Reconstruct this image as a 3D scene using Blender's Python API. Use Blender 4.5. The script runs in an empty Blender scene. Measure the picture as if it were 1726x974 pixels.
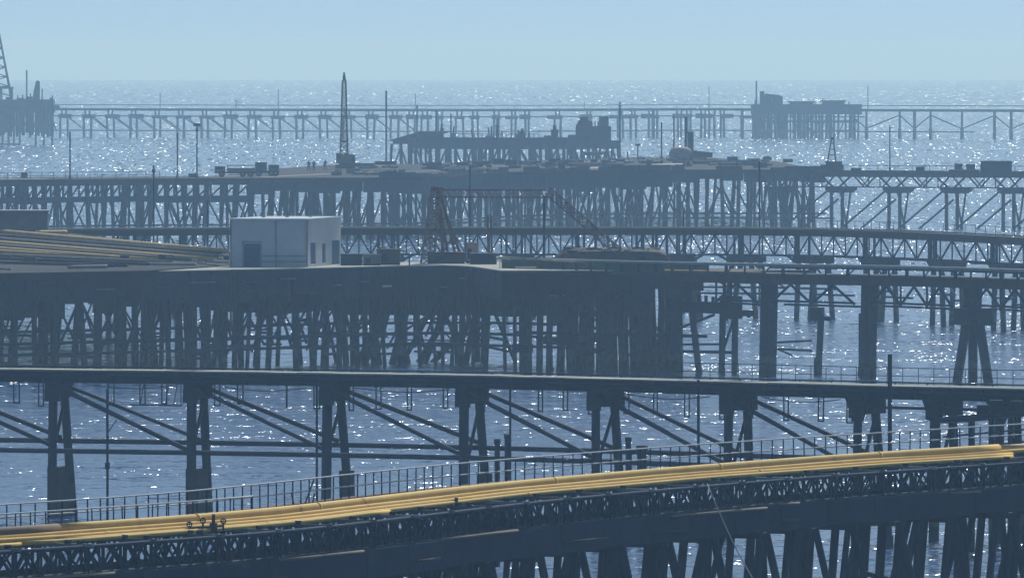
import bpy, math, random
from mathutils import Vector, Matrix

# ---------------------------------------------------------------- camera, sky, sun, exposure
F, PW, PH, Y0, H = 19600.0, 1726.0, 974.0, 76.0, 29.0      # focal length in photo pixels, photo size, level line, eye height
PITCH = math.atan((PH / 2 - Y0) / F)
SUN_EL, SUN_AZ = math.radians(43), math.radians(14)          # azimuth clockwise from +Y
scene = bpy.context.scene
col = scene.collection
cam_d = bpy.data.cameras.new('camera')
cam = bpy.data.objects.new('camera', cam_d)
col.objects.link(cam)
cam.location = (0, 0, H)
cam.rotation_euler = (math.pi / 2 - PITCH, 0, 0)
cam_d.sensor_width = 36
cam_d.lens = 36 * F / PW
cam_d.clip_start = 1
cam_d.clip_end = 60000
scene.camera = cam

world = bpy.data.worlds.new('World')
scene.world = world
world.use_nodes = True
wn, wl = world.node_tree.nodes, world.node_tree.links
wn.clear()
w_out = wn.new('ShaderNodeOutputWorld')
w_bg = wn.new('ShaderNodeBackground')
w_sky = wn.new('ShaderNodeTexSky')
w_sky.sky_type = 'NISHITA'
w_sky.sun_disc = False
w_sky.sun_elevation = SUN_EL
w_sky.sun_rotation = SUN_AZ
w_sky.altitude = 0
w_sky.air_density = 1.4
w_sky.dust_density = 1.0
w_sky.ozone_density = 1.3
SKY_LIFT = 0.22
w_bg.inputs['Strength'].default_value = 0.069
# the eye sees a little below the level line over the curved sea: the sky goes on down to it
w_tc = wn.new('ShaderNodeTexCoord')
w_max = wn.new('ShaderNodeVectorMath')
w_max.operation = 'MAXIMUM'
w_max.inputs[1].default_value = (-1, -1, 0.0)
w_up = wn.new('ShaderNodeVectorMath')
w_up.inputs[1].default_value = (0, 0, SKY_LIFT)
wl.new(w_tc.outputs['Generated'], w_max.inputs[0])
wl.new(w_max.outputs[0], w_up.inputs[0])
wl.new(w_up.outputs[0], w_sky.inputs['Vector'])
wl.new(w_sky.outputs[0], w_bg.inputs['Color'])
wl.new(w_bg.outputs[0], w_out.inputs['Surface'])

sun_d = bpy.data.lights.new('sun', 'SUN')
sun_d.energy = 3.9
sun_d.angle = math.radians(0.5)
sun_d.color = (1.0, 0.91, 0.78)
sun = bpy.data.objects.new('sun', sun_d)
col.objects.link(sun)
sun_dir = Vector((math.sin(SUN_AZ) * math.cos(SUN_EL), math.cos(SUN_AZ) * math.cos(SUN_EL), math.sin(SUN_EL)))
sun.rotation_euler = sun_dir.to_track_quat('Z', 'Y').to_euler()
sun.location = (0, 0, 120)

scene.view_settings.view_transform = 'Standard'
scene.view_settings.look = 'None'
scene.view_settings.gamma = 1
scene.view_settings.use_curve_mapping = False
scene.view_settings.exposure = 0.0
scene.view_settings.use_white_balance = True          # the camera's cool balance
scene.view_settings.white_balance_temperature = 5300
scene.view_settings.white_balance_tint = 3.0
scene.render.engine = 'CYCLES'
scene.cycles.max_bounces = 5
scene.cycles.diffuse_bounces = 2
scene.cycles.glossy_bounces = 2
scene.cycles.volume_bounces = 0
scene.cycles.transparent_max_bounces = 8
scene.cycles.use_denoising = True
scene.cycles.sample_clamp_direct = 0
scene.cycles.sample_clamp_indirect = 4

# ---------------------------------------------------------------- materials
MATS = {}
def nodes_of(name):
    m = bpy.data.materials.new(name)
    m.use_nodes = True
    MATS[name] = m
    return m, m.node_tree.nodes, m.node_tree.links, m.node_tree.nodes['Principled BSDF']

def mat(name, c1, c2=None, scale=0.7, rough=0.75, metal=0.0, c3=None, bump=0.0):
    """paint or rust worn by two sizes of noise, in world metres"""
    m, n, l, b = nodes_of(name)
    c2 = c2 or c1
    geo = n.new('ShaderNodeNewGeometry')
    no = n.new('ShaderNodeTexNoise')
    no.inputs['Scale'].default_value = scale
    no.inputs['Detail'].default_value = 5
    no.inputs['Roughness'].default_value = 0.65
    l.new(geo.outputs['Position'], no.inputs['Vector'])
    r = n.new('ShaderNodeValToRGB')
    r.color_ramp.elements[0].position = 0.35
    r.color_ramp.elements[1].position = 0.65
    r.color_ramp.elements[0].color = (*c1, 1)
    r.color_ramp.elements[1].color = (*c2, 1)
    if c3:
        e = r.color_ramp.elements.new(0.72)
        e.color = (*c3, 1)
    l.new(no.outputs['Fac'], r.inputs['Fac'])
    l.new(r.outputs['Color'], b.inputs['Base Color'])
    b.inputs['Roughness'].default_value = rough
    b.inputs['Metallic'].default_value = metal
    b.inputs['Specular IOR Level'].default_value = 0.5 if rough < 0.5 else 0.15
    if bump:
        bp = n.new('ShaderNodeBump')
        bp.inputs['Strength'].default_value = bump
        bp.inputs['Distance'].default_value = 0.03
        l.new(no.outputs['Fac'], bp.inputs['Height'])
        l.new(bp.outputs[0], b.inputs['Normal'])
    return m

def sea_material():
    """water whose slopes come from noise in world metres: short chop among the piers, longer seas in the open water outside"""
    m, n, l, b = nodes_of('sea_water')
    geo = n.new('ShaderNodeNewGeometry')
    b.inputs['Base Color'].default_value = SEA_COLOR
    b.inputs['Roughness'].default_value = SEA_ROUGH
    b.inputs['IOR'].default_value = 1.33
    b.inputs['Specular IOR Level'].default_value = 0.18
    dist = n.new('ShaderNodeVectorMath')
    dist.operation = 'LENGTH'
    l.new(geo.outputs['Position'], dist.inputs[0])
    def ramp(d0, d1, v0, v1):
        r = n.new('ShaderNodeMapRange')
        r.interpolation_type = 'SMOOTHSTEP'
        for k, v in enumerate((d0, d1, v0, v1)):
            r.inputs[k + 1].default_value = v
        l.new(dist.outputs['Value'], r.inputs[0])
        return r.outputs[0]
    total = None
    for sx, sy, amp, d_in, d_out in WAVES:
        mp = n.new('ShaderNodeVectorMath')
        mp.operation = 'MULTIPLY'
        mp.inputs[1].default_value = (1 / sx, 1 / sy, 0)
        l.new(geo.outputs['Position'], mp.inputs[0])
        no = n.new('ShaderNodeTexNoise')
        no.inputs['Scale'].default_value = 1
        no.inputs['Detail'].default_value = 1.5
        no.inputs['Roughness'].default_value = 0.6
        l.new(mp.outputs[0], no.inputs['Vector'])
        s = n.new('ShaderNodeVectorMath')
        s.operation = 'SUBTRACT'
        s.inputs[1].default_value = (0.5, 0.5, 0.5)
        l.new(no.outputs['Color'], s.inputs[0])
        k = n.new('ShaderNodeVectorMath')
        k.operation = 'MULTIPLY'
        k.inputs[1].default_value = (amp, amp, 0)
        l.new(s.outputs[0], k.inputs[0])
        out = k.outputs[0]
        for band, v0, v1 in ((d_in, 0, 1), (d_out, 1, 0)):
            if band:
                sc = n.new('ShaderNodeVectorMath')
                sc.operation = 'SCALE'
                l.new(out, sc.inputs[0])
                l.new(ramp(band[0], band[1], v0, v1), sc.inputs['Scale'])
                out = sc.outputs[0]
        if total is None:
            total = out
        else:
            a = n.new('ShaderNodeVectorMath')
            l.new(total, a.inputs[0])
            l.new(out, a.inputs[1])
            total = a.outputs[0]
    # gusts: rougher and calmer patches
    gp = n.new('ShaderNodeVectorMath')
    gp.operation = 'MULTIPLY'
    gp.inputs[1].default_value = (1 / 45, 1 / 130, 0)
    l.new(geo.outputs['Position'], gp.inputs[0])
    gn = n.new('ShaderNodeTexNoise')
    gn.inputs['Scale'].default_value = 1
    gn.inputs['Detail'].default_value = 3
    l.new(gp.outputs[0], gn.inputs['Vector'])
    gr = n.new('ShaderNodeMapRange')
    for k, v in enumerate((0.32, 0.68, 0.74, 1.22)):
        gr.inputs[k + 1].default_value = v
    l.new(gn.outputs['Fac'], gr.inputs[0])
    gs = n.new('ShaderNodeVectorMath')
    gs.operation = 'SCALE'
    l.new(total, gs.inputs[0])
    l.new(gr.outputs[0], gs.inputs['Scale'])
    total = gs.outputs[0]
    a = n.new('ShaderNodeVectorMath')
    l.new(total, a.inputs[0])
    l.new(geo.outputs['Normal'], a.inputs[1])
    nm = n.new('ShaderNodeVectorMath')
    nm.operation = 'NORMALIZE'
    l.new(a.outputs[0], nm.inputs[0])
    l.new(nm.outputs[0], b.inputs['Normal'])
    return m

SEA_COLOR, SEA_ROUGH = (0.006, 0.042, 0.13, 1), 0.16
WAVES = ((0.8, 0.8, 1.7, None, (900, 2000)), (4.8, 3.0, 1.1, None, (1500, 3000)), (28, 14, 0.4, None, None),
         (0.7, 7, 2.45, (900, 1800), (2200, 3600)), (1.0, 30, 2.9, (1800, 3000), (5000, 8000)), (2.6, 160, 2.9, (4500, 7000), None), (175, 70, 0.3, None, None))
sea_material()

# ---------------------------------------------------------------- sea and haze
def sea():
    """one sheet with the earth's curvature, from beneath the eye out past the horizon"""
    R = 6371000.0
    rings = [0, 60] + [60 * 1.12 ** k for k in range(1, 54)]
    rings = [r for r in rings if r < 24000] + [24000]
    N = 96
    v, fc = [(0, 0, 0)], []
    for r in rings[1:]:
        for k in range(N):
            t = 2 * math.pi * k / N
            v.append((r * math.sin(t), r * math.cos(t), -r * r / (2 * R)))
    for k in range(N):
        fc.append((0, 1 + (k + 1) % N, 1 + k))
    for i in range(len(rings) - 2):
        for k in range(N):
            p, q = 1 + i * N + k, 1 + i * N + (k + 1) % N
            fc.append((p, q, q + N, p + N))
    me = bpy.data.meshes.new('sea')
    me.from_pydata(v, [], fc)
    me.polygons.foreach_set('use_smooth', [True] * len(me.polygons))
    me.materials.append(MATS['sea_water'])
    me.flip_normals() if me.polygons[0].normal.z < 0 else None
    o = bpy.data.objects.new('sea', me)
    col.objects.link(o)
    o['kind'] = 'structure'
    o['label'] = 'blue choppy sea glittering in the sun out to the horizon'
sea()

def haze():
    m = bpy.data.materials.new('haze_air')
    m.use_nodes = True
    n, l = m.node_tree.nodes, m.node_tree.links
    n.clear()
    out = n.new('ShaderNodeOutputMaterial')
    v = n.new('ShaderNodeVolumePrincipled')
    v.inputs['Color'].default_value = (0.53, 0.75, 1.0, 1)      # short wavelengths scatter most
    v.inputs['Absorption Color'].default_value = (0.55, 0.8, 0.45, 1)
    v.inputs['Density'].default_value = HAZE
    v.inputs['Anisotropy'].default_value = HAZE_G
    l.new(v.outputs[0], out.inputs['Volume'])
    x, z0, z1 = 26000, -56, 37.2
    vs = [(sx * x, sy * x, z) for z in (z0, z1) for sx, sy in ((-1, -1), (1, -1), (1, 1), (-1, 1))]
    fc = [(3, 2, 1, 0), (4, 5, 6, 7), (0, 1, 5, 4), (1, 2, 6, 5), (2, 3, 7, 6), (3, 0, 4, 7)]
    me = bpy.data.meshes.new('haze')
    me.from_pydata(vs, [], fc)
    me.materials.append(m)
    o = bpy.data.objects.new('haze', me)
    col.objects.link(o)
    o['kind'] = 'stuff'
    o['label'] = 'pale blue sea haze filling the air'
HAZE, HAZE_G = 1.65e-4, 0.35
haze()

# ---------------------------------------------------------------- materials of the built things
mat('dark_steel', (0.02, 0.03, 0.062), (0.034, 0.041, 0.066), 0.5, c3=(0.085, 0.055, 0.045))
mat('rust', (0.11, 0.055, 0.04), (0.05, 0.04, 0.038), 0.6)
mat('red_rust', (0.17, 0.075, 0.06), (0.09, 0.06, 0.055), 0.9)
mat('pile_steel', (0.022, 0.032, 0.066), (0.037, 0.043, 0.068), 0.35, c3=(0.065, 0.058, 0.065))
mat('concrete', (0.52, 0.45, 0.34), (0.4, 0.35, 0.27), 0.25, rough=0.9)
mat('old_concrete', (0.2, 0.185, 0.17), (0.12, 0.11, 0.105), 0.3, rough=0.9)
mat('brown_deck', (0.12, 0.095, 0.075), (0.065, 0.058, 0.055), 0.18, rough=0.9)
mat('tar_deck', (0.025, 0.02, 0.018), (0.055, 0.042, 0.034), 0.08, rough=0.95)
mat('crane_paint', (0.2, 0.14, 0.09), (0.12, 0.085, 0.06), 0.7)
mat('bright_paint', (0.75, 0.74, 0.7), (0.6, 0.58, 0.54), 1.5, rough=0.5)
mat('brown_planks', (0.11, 0.07, 0.042), (0.055, 0.04, 0.03), 0.22, rough=0.95)
mat('lattice_rust', (0.26, 0.17, 0.13), (0.15, 0.09, 0.075), 0.9)
mat('timber', (0.3, 0.22, 0.15), (0.2, 0.15, 0.11), 0.5, rough=0.85)
mat('galvanised', (0.36, 0.36, 0.36), (0.25, 0.24, 0.23), 1.2, rough=0.5)
mat('yellow_paint', (0.84, 0.53, 0.11), (0.73, 0.44, 0.09), 0.9, rough=0.7, c3=(0.45, 0.22, 0.05))
mat('tan_paint', (0.8, 0.48, 0.13), (0.62, 0.37, 0.11), 0.3, rough=0.6)
mat('brown_sleeve', (0.25, 0.15, 0.07), (0.17, 0.11, 0.06), 0.8)
mat('white_wall', (0.66, 0.66, 0.65), (0.54, 0.55, 0.56), 0.3, rough=0.9, c3=(0.44, 0.44, 0.44))
mat('shutter', (0.06, 0.13, 0.24), (0.045, 0.1, 0.19), 0.8)
mat('glass', (0.03, 0.04, 0.05), rough=0.1)
mat('green_paint', (0.07, 0.11, 0.085), (0.05, 0.07, 0.06), 0.6)
mat('cream_paint', (0.55, 0.5, 0.38), (0.4, 0.36, 0.29), 0.6)
mat('pink_paint', (0.5, 0.33, 0.29), (0.36, 0.24, 0.21), 0.5)
mat('rubber', (0.03, 0.03, 0.03))
mat('cloth', (0.05, 0.055, 0.07), (0.07, 0.065, 0.06), 3)
mat('skin', (0.35, 0.22, 0.16))
mat('rope', (0.4, 0.37, 0.3))

def tide_marks(name):
    """weed and shell growth on the piles near the water line"""
    m = MATS[name]
    n, l = m.node_tree.nodes, m.node_tree.links
    b = n['Principled BSDF']
    src = b.inputs['Base Color'].links[0].from_socket
    geo = n.new('ShaderNodeNewGeometry')
    sep = n.new('ShaderNodeSeparateXYZ')
    l.new(geo.outputs['Position'], sep.inputs[0])
    no = n.new('ShaderNodeTexNoise')
    no.inputs['Scale'].default_value = 1.3
    l.new(geo.outputs['Position'], no.inputs['Vector'])
    ad = n.new('ShaderNodeMath')
    ad.operation = 'MULTIPLY_ADD'
    ad.inputs[1].default_value = -1.6
    l.new(no.outputs['Fac'], ad.inputs[0])
    l.new(sep.outputs['Z'], ad.inputs[2])
    prev = src
    for z0, z1, c in ((1.3, 0.7, (0.1, 0.085, 0.07, 1)), (0.35, -0.1, (0.018, 0.024, 0.018, 1))):
        r = n.new('ShaderNodeMapRange')
        r.inputs[1].default_value, r.inputs[2].default_value = z0, z1
        l.new(ad.outputs[0], r.inputs[0])
        mx = n.new('ShaderNodeMix')
        mx.data_type = 'RGBA'
        l.new(r.outputs[0], mx.inputs['Factor'])
        l.new(prev, mx.inputs[6])
        mx.inputs[7].default_value = c
        prev = mx.outputs[2]
    l.new(prev, b.inputs['Base Color'])
tide_marks('pile_steel')

# ---------------------------------------------------------------- helpers
FW = Vector((0, math.cos(PITCH), -math.sin(PITCH)))
UP = Vector((0, math.sin(PITCH), math.cos(PITCH)))
EYE = Vector((0, 0, H))
def ray(px, py):
    return FW * F + UP * (PH / 2 - py) + Vector((px - PW / 2, 0, 0))
def at(px, py, z):
    d = ray(px, py)
    return EYE + d * ((z - H) / d.z)
def at_depth(px, py, y):
    d = ray(px, py)
    return EYE + d * (y / d.y)
def col_of(p):
    d = p - EYE
    return PW / 2 + F * d.x / d.dot(FW)
def row_of(p):
    d = p - EYE
    return PH / 2 - F * d.dot(UP) / d.dot(FW)

WM = {}
def tag(o, label, cat, group=None):
    o['label'] = label
    o['category'] = cat
    if group:
        o['group'] = group
    return o
def thing(name, label, cat, loc, group=None):
    o = bpy.data.objects.new(name, None)
    o.empty_display_size = 0.5
    col.objects.link(o)
    o.location = loc
    WM[o.name] = Matrix.Translation(Vector(loc))
    return tag(o, label, cat, group)
def sub(name, loc, parent):
    """an empty that gathers the pieces of one part"""
    o = bpy.data.objects.new(name, None)
    o.empty_display_size = 0.3
    col.objects.link(o)
    hang(o, Matrix.Translation(Vector(loc)), parent)
    return o
def hang(o, M, parent):
    if parent is not None:
        o.parent = parent
        o.matrix_parent_inverse = WM[parent.name].inverted()
    o.matrix_basis = M
    WM[o.name] = M

SHAPES = {}
def shape(kind, m):
    key = (kind, m)
    if key in SHAPES:
        return SHAPES[key]
    me = bpy.data.meshes.new(kind + '_' + m)
    if kind == 'bar':
        N = 10
        v = [(math.cos(2 * math.pi * k / N), math.sin(2 * math.pi * k / N), z) for z in (0, 1) for k in range(N)]
        fc = [(k, (k + 1) % N, N + (k + 1) % N, N + k) for k in range(N)] + [tuple(range(N - 1, -1, -1)), tuple(range(N, 2 * N))]
        me.from_pydata(v, [], fc)
        me.polygons.foreach_set('use_smooth', [True] * N + [False, False])
    else:
        # a box with slightly broken edges
        c = 0.5
        v = [(sx * c, sy * c, z) for z in (0, 1) for sx, sy in ((-1, -1), (1, -1), (1, 1), (-1, 1))]
        me.from_pydata(v, [], [(3, 2, 1, 0), (4, 5, 6, 7), (0, 1, 5, 4), (1, 2, 6, 5), (2, 3, 7, 6), (3, 0, 4, 7)])
    me.materials.append(MATS[m])
    SHAPES[key] = me
    return me
def put(name, kind, m, M, parent):
    o = bpy.data.objects.new(name, shape(kind, m))
    col.objects.link(o)
    hang(o, M, parent)
    return o
def frame_mat(p, q, sx, sy, up=Vector((0, 0, 1))):
    z = q - p
    L = z.length
    z = z / L
    if abs(z.dot(up)) > 0.97:
        up = Vector((1, 0, 0)) if abs(z.x) < 0.7 else Vector((0, 1, 0))
    x = up.cross(z).normalized()
    y = z.cross(x)
    M = Matrix.Identity(4)
    for i in range(3):
        M[i][0], M[i][1], M[i][2], M[i][3] = x[i] * sx, y[i] * sy, z[i] * L, p[i]
    return M
def bar(name, p, q, r, m, parent):
    return put(name, 'bar', m, frame_mat(Vector(p), Vector(q), r, r), parent)
def beam(name, p, q, w, h, m, parent, up=Vector((0, 0, 1))):
    """a box from p to q, w wide across, h high (p and q on its axis)"""
    return put(name, 'box', m, frame_mat(Vector(p), Vector(q), w, h, up), parent)
def box(name, c, size, m, parent, u=Vector((1, 0, 0))):
    """a box standing on c; size along u, across u, up"""
    u = Vector((u.x, u.y, 0)).normalized()
    v = Vector((-u.y, u.x, 0))
    M = Matrix.Identity(4)
    for i in range(3):
        M[i][0], M[i][1], M[i][2], M[i][3] = u[i] * size[0], v[i] * size[1], (0, 0, 1)[i] * size[2], Vector(c)[i]
    return put(name, 'box', m, M, parent)
def mesh(name, v, fc, m, parent, smooth=False, stuff=False):
    me = bpy.data.meshes.new(name)
    o0 = Vector(v[0])
    me.from_pydata([tuple(Vector(x) - o0) for x in v], [], fc)
    me.materials.append(MATS[m])
    if smooth:
        me.polygons.foreach_set('use_smooth', [True] * len(me.polygons))
    me.update()
    o = bpy.data.objects.new(name, me)
    col.objects.link(o)
    hang(o, Matrix.Translation(o0), parent)
    if stuff:
        o['kind'] = 'stuff'
    return o
def tube(name, pts, r, m, parent, N=10):
    pts = [Vector(p) for p in pts]
    v, fc = [], []
    for i, p in enumerate(pts):
        d = (pts[min(i + 1, len(pts) - 1)] - pts[max(i - 1, 0)]).normalized()
        x = Vector((0, 0, 1)).cross(d)
        x = x.normalized() if x.length > 0.05 else Vector((1, 0, 0))
        y = d.cross(x)
        for k in range(N):
            t = 2 * math.pi * k / N
            v.append(p + x * (r * math.cos(t)) + y * (r * math.sin(t)))
    for i in range(len(pts) - 1):
        for k in range(N):
            a, b = i * N + k, i * N + (k + 1) % N
            fc.append((a, b, b + N, a + N))
    fc.append(tuple(range(N - 1, -1, -1)))
    fc.append(tuple(range((len(pts) - 1) * N, len(pts) * N)))
    return mesh(name, v, fc, m, parent, smooth=True)
def many(name, bars, m, parent, N=5):
    """members too small or too many to pick apart, joined into one part; bars are (p, q, r)"""
    v, fc = [], []
    for p, q, r in bars:
        M = frame_mat(Vector(p), Vector(q), r, r)
        o = len(v)
        for z in (0, 1):
            for k in range(N):
                t = 2 * math.pi * k / N
                v.append(M @ Vector((math.cos(t), math.sin(t), z)))
        fc += [(o + k, o + (k + 1) % N, o + N + (k + 1) % N, o + N + k) for k in range(N)]
        fc += [tuple(range(o + N - 1, o - 1, -1)), tuple(range(o + N, o + 2 * N))]
    return mesh(name, v, fc, m, parent, stuff=True)
def slab(name, outline, z0, z1, m, parent):
    """a plate over an outline of plan points (anticlockwise or not)"""
    n = len(outline)
    area = sum(outline[i].x * outline[(i + 1) % n].y - outline[(i + 1) % n].x * outline[i].y for i in range(n))
    if area < 0:
        outline = outline[::-1]
    v = [Vector((p.x, p.y, z)) for z in (z0, z1) for p in outline]
    fc = [tuple(range(n - 1, -1, -1)), tuple(range(n, 2 * n))]
    fc += [(i, (i + 1) % n, n + (i + 1) % n, n + i) for i in range(n)]
    return mesh(name, v, fc, m, parent)

class Path:
    """the line of a pier in plan, traced from where its edge runs in the photograph; a = metres along, b = metres away from the eye"""
    def __init__(self, pix, z, smooth=True):
        n = len(pix)
        ps = []
        for i in range(n - 1):
            p0, p1, p2, p3 = pix[max(i - 1, 0)], pix[i], pix[i + 1], pix[min(i + 2, n - 1)]
            K = 6 if smooth and n > 2 else 1
            for k in range(K):
                t = k / K
                if K == 1:
                    ps.append(p1)
                    continue
                # y as a smooth function of x
                x = p1[0] + (p2[0] - p1[0]) * t
                m1 = (p2[1] - p0[1]) / (p2[0] - p0[0])
                m2 = (p3[1] - p1[1]) / (p3[0] - p1[0])
                hh = p2[0] - p1[0]
                y = (2 * t**3 - 3 * t**2 + 1) * p1[1] + (t**3 - 2 * t**2 + t) * hh * m1 + (-2 * t**3 + 3 * t**2) * p2[1] + (t**3 - t**2) * hh * m2
                ps.append((x, y))
        ps.append(pix[-1])
        self.z = z
        self.p = [at(x, y, z).to_2d() for x, y in ps]
        self.s = [0.0]
        for i in range(len(self.p) - 1):
            self.s.append(self.s[-1] + (self.p[i + 1] - self.p[i]).length)
        self.L = self.s[-1]
    def seg(self, a):
        for i in range(len(self.s) - 2):
            if a < self.s[i + 1]:
                return i
        return len(self.s) - 2
    def u(self, a):
        i = self.seg(a)
        d = (self.p[i + 1] - self.p[i]).normalized()
        return Vector((d.x, d.y, 0))
    def m(self, a):
        d = self.u(a)
        return Vector((-d.y, d.x, 0))
    def P(self, a, b, z):
        i = self.seg(a)
        d = (self.p[i + 1] - self.p[i]).normalized()
        q = self.p[i] + d * (a - self.s[i]) + Vector((-d.y, d.x)) * b
        return Vector((q.x, q.y, z))
    def a_at(self, px, b=0.0, z=None):
        z = self.z if z is None else z
        lo, hi = -20.0, self.L + 20.0
        for _ in range(40):
            mid = (lo + hi) / 2
            if col_of(self.P(mid, b, z)) < px:
                lo = mid
            else:
                hi = mid
        return (lo + hi) / 2
    def line(self, a0, a1, b, z, step=4.0):
        n = max(1, int(math.ceil((a1 - a0) / step)))
        return [self.P(a0 + (a1 - a0) * k / n, b, z) for k in range(n + 1)]

def strip(name, path, a0, a1, b0, b1, z0, z1, m, parent, step=4.0):
    out = path.line(a0, a1, b0, 0, step) + path.line(a0, a1, b1, 0, step)[::-1]
    return slab(name, out, z0, z1, m, parent)

def railing(path, a0, a1, b, z, h, parent, pitch=1.05, r=0.03, m_post='dark_steel', m_rail='galvanised', name='railing', mids=(0.55,), rr=None, jit=0.0):
    g = sub(name, path.P(a0, b, z), parent)
    n = max(1, int((a1 - a0) / pitch))
    for k in range(n + 1):
        a = a0 + (a1 - a0) * k / n
        bar('post', path.P(a, b, z - 0.02), path.P(a + RND.uniform(-jit, jit), b, z + h), r, m_post, g)
    for f in mids + (1.0,):
        tube('rail', path.line(a0, a1, b, z + h * f), (rr or r * 0.9), m_rail, g, N=6)
    return g
RND = random.Random(7)

# ---------------------------------------------------------------- the pipe pier in front
p1 = Path([(-330, 918), (-70, 901), (100, 890), (432, 865), (864, 817.5), (1294, 781), (1680, 755), (1830, 745), (2080, 729)], 9.2)
A1 = 0.0, p1.L
pier1 = thing('pipe_pier', 'dark steel pier with railing that carries the yellow pipes across the foreground', 'pier', p1.P(20, 0, 0))
R1 = random.Random(11)
a = 0.0
while a < p1.L - 1:                                     # deck plates
    e = min(a + 3.0, p1.L)
    strip('deck_plate', p1, a, e - 0.03, 0.3, 3.7, 8.78, 8.9 + R1.uniform(-0.01, 0.01), 'brown_deck', pier1)
    a = e
tube('kerb', p1.line(0, p1.L, 3.62, 8.98), 0.09, 'red_rust', pier1, N=4)
tube('kerb', p1.line(0, p1.L, 0.36, 8.96), 0.07, 'red_rust', pier1, N=4)
railing(p1, 0.5, p1.L - 0.5, 3.5, 8.9, 1.16, pier1, pitch=1.08, r=0.032, rr=0.036, jit=0.05, m_rail='bright_paint')
railing(p1, 0.5, p1.a_at(425, 0.75), 0.75, 8.9, 0.98, pier1, pitch=1.2, r=0.03, rr=0.032, jit=0.06, mids=(), m_rail='bright_paint')
# lattice girders
def lattice1(b, z0, z1, panel, singly):
    n = int(p1.L / panel)
    g = sub('lattice_girder', p1.P(0, b, z0), pier1)
    tube('chord', p1.line(0, p1.L, b, z1), 0.1, 'dark_steel', g, N=6)
    tube('chord', p1.line(0, p1.L, b, z0), 0.1, 'dark_steel', g, N=6)
    rest = []
    for k in range(n):
        a0, a1 = k * panel, (k + 1) * panel
        d = (p1.P(a0, b, z0), p1.P(a1, b, z1)) if k % 2 else (p1.P(a0, b, z1), p1.P(a1, b, z0))
        if singly:
            bar('upright', p1.P(a0, b, z0), p1.P(a0, b, z1), 0.05, 'dark_steel', g)
            bar('diagonal', d[0], d[1], 0.05, 'dark_steel', g)
        else:
            rest += [(p1.P(a0, b, z0), p1.P(a0, b, z1), 0.07), (d[0], d[1], 0.065)]
            rest.append((p1.P(a0 + panel, b, z0), p1.P(a0, b, z1), 0.06) if k % 2 else (p1.P(a0, b, z0), p1.P(a0 + panel, b, z1), 0.06))
    if rest:
        many('web_members', rest, 'dark_steel', g)
lattice1(-2.3, 7.45, 8.55, 1.05, True)
lattice1(0.1, 7.3, 8.6, 1.7, False)
lattice1(3.3, 7.3, 8.7, 1.45, False)
# outriggers under the pipes, with worn saddles on them
k = 0
a = 1.0
while a < p1.L - 2:
    beam('outrigger', p1.P(a, 3.4, 8.62), p1.P(a, -2.5 - R1.uniform(0, 0.25), 8.62), 0.16, 0.14, 'old_concrete' if k % 3 else 'galvanised', pier1)
    bar('outrigger_post', p1.P(a, -2.5, 8.6), p1.P(a, -2.5, 7.45), 0.06, 'dark_steel', pier1)
    for b in (-1.0, -1.5, -2.1):
        if R1.random() < 0.55:
            box('saddle', p1.P(a, b, 8.69), (0.18, 0.25, 0.14), 'dark_steel', pier1, p1.u(a))
    a += 5.25
    k += 1
# deep side girder with a ledge pipe on it
a = 0.0
while a < p1.L - 1:
    e = min(a + 5.25, p1.L)
    strip('side_plate', p1, a, e - 0.05, -2.55, -2.35, 6.3 - R1.uniform(0, 0.12), 7.43, 'dark_steel', pier1)
    strip('side_plate', p1, a, e - 0.05, 2.9, 3.1, 6.3, 7.3, 'dark_steel', pier1)
    a = e
for c0, c1 in ((30, 190), (470, 610), (740, 870), (1130, 1290), (1310, 1345), (1600, 1650)):
    tube('ledge_pipe', p1.line(p1.a_at(c0, -2.6), p1.a_at(c1, -2.6), -2.66, 7.45 + R1.uniform(-0.1, 0.05)), 0.07, 'timber', pier1, N=6)
for c0, c1 in ((700, 740), (950, 1020), (1100, 1160), (1300, 1345), (430, 480)):
    tube('ledge_pipe', p1.line(p1.a_at(c0, -2.6), p1.a_at(c1, -2.6), -2.66, 6.7), 0.05, 'rust', pier1, N=6)
# bents: a cross cap and raked piles
k = 0
a = 2.2
while a < p1.L - 1:
    g = sub('pile_bent', p1.P(a, 0, 0), pier1)
    beam('cap', p1.P(a, -2.4, 6.15), p1.P(a, 3.2, 6.15), 0.5, 0.45, 'dark_steel', g)
    for b, db, da in ((-2.3, -1.3, 1.6), (-2.0, -0.4, -2.6), (-1.2, 0.9, 0.4), (0.3, 0.6, 2.2), (0.1, 1.0, -2.6), (2.7, 1.6, 2.0), (2.4, 1.2, -1.8)):
        j = R1.uniform(-0.9, 0.9)
        p, q = p1.P(a + j, b, 6.2), p1.P(a + j + da + R1.uniform(-0.5, 0.5), b + db, -2.5)
        bar('pile', p, q, R1.uniform(0.15, 0.24), 'pile_steel', g)
    if k % 4 == 1:
        bar('tie', p1.P(a, -2.1, 2.4), p1.P(a, 2.6, 3.4), 0.12, 'pile_steel', g)
    a += 5.25 + R1.uniform(-0.35, 0.35)
    k += 1

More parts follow.
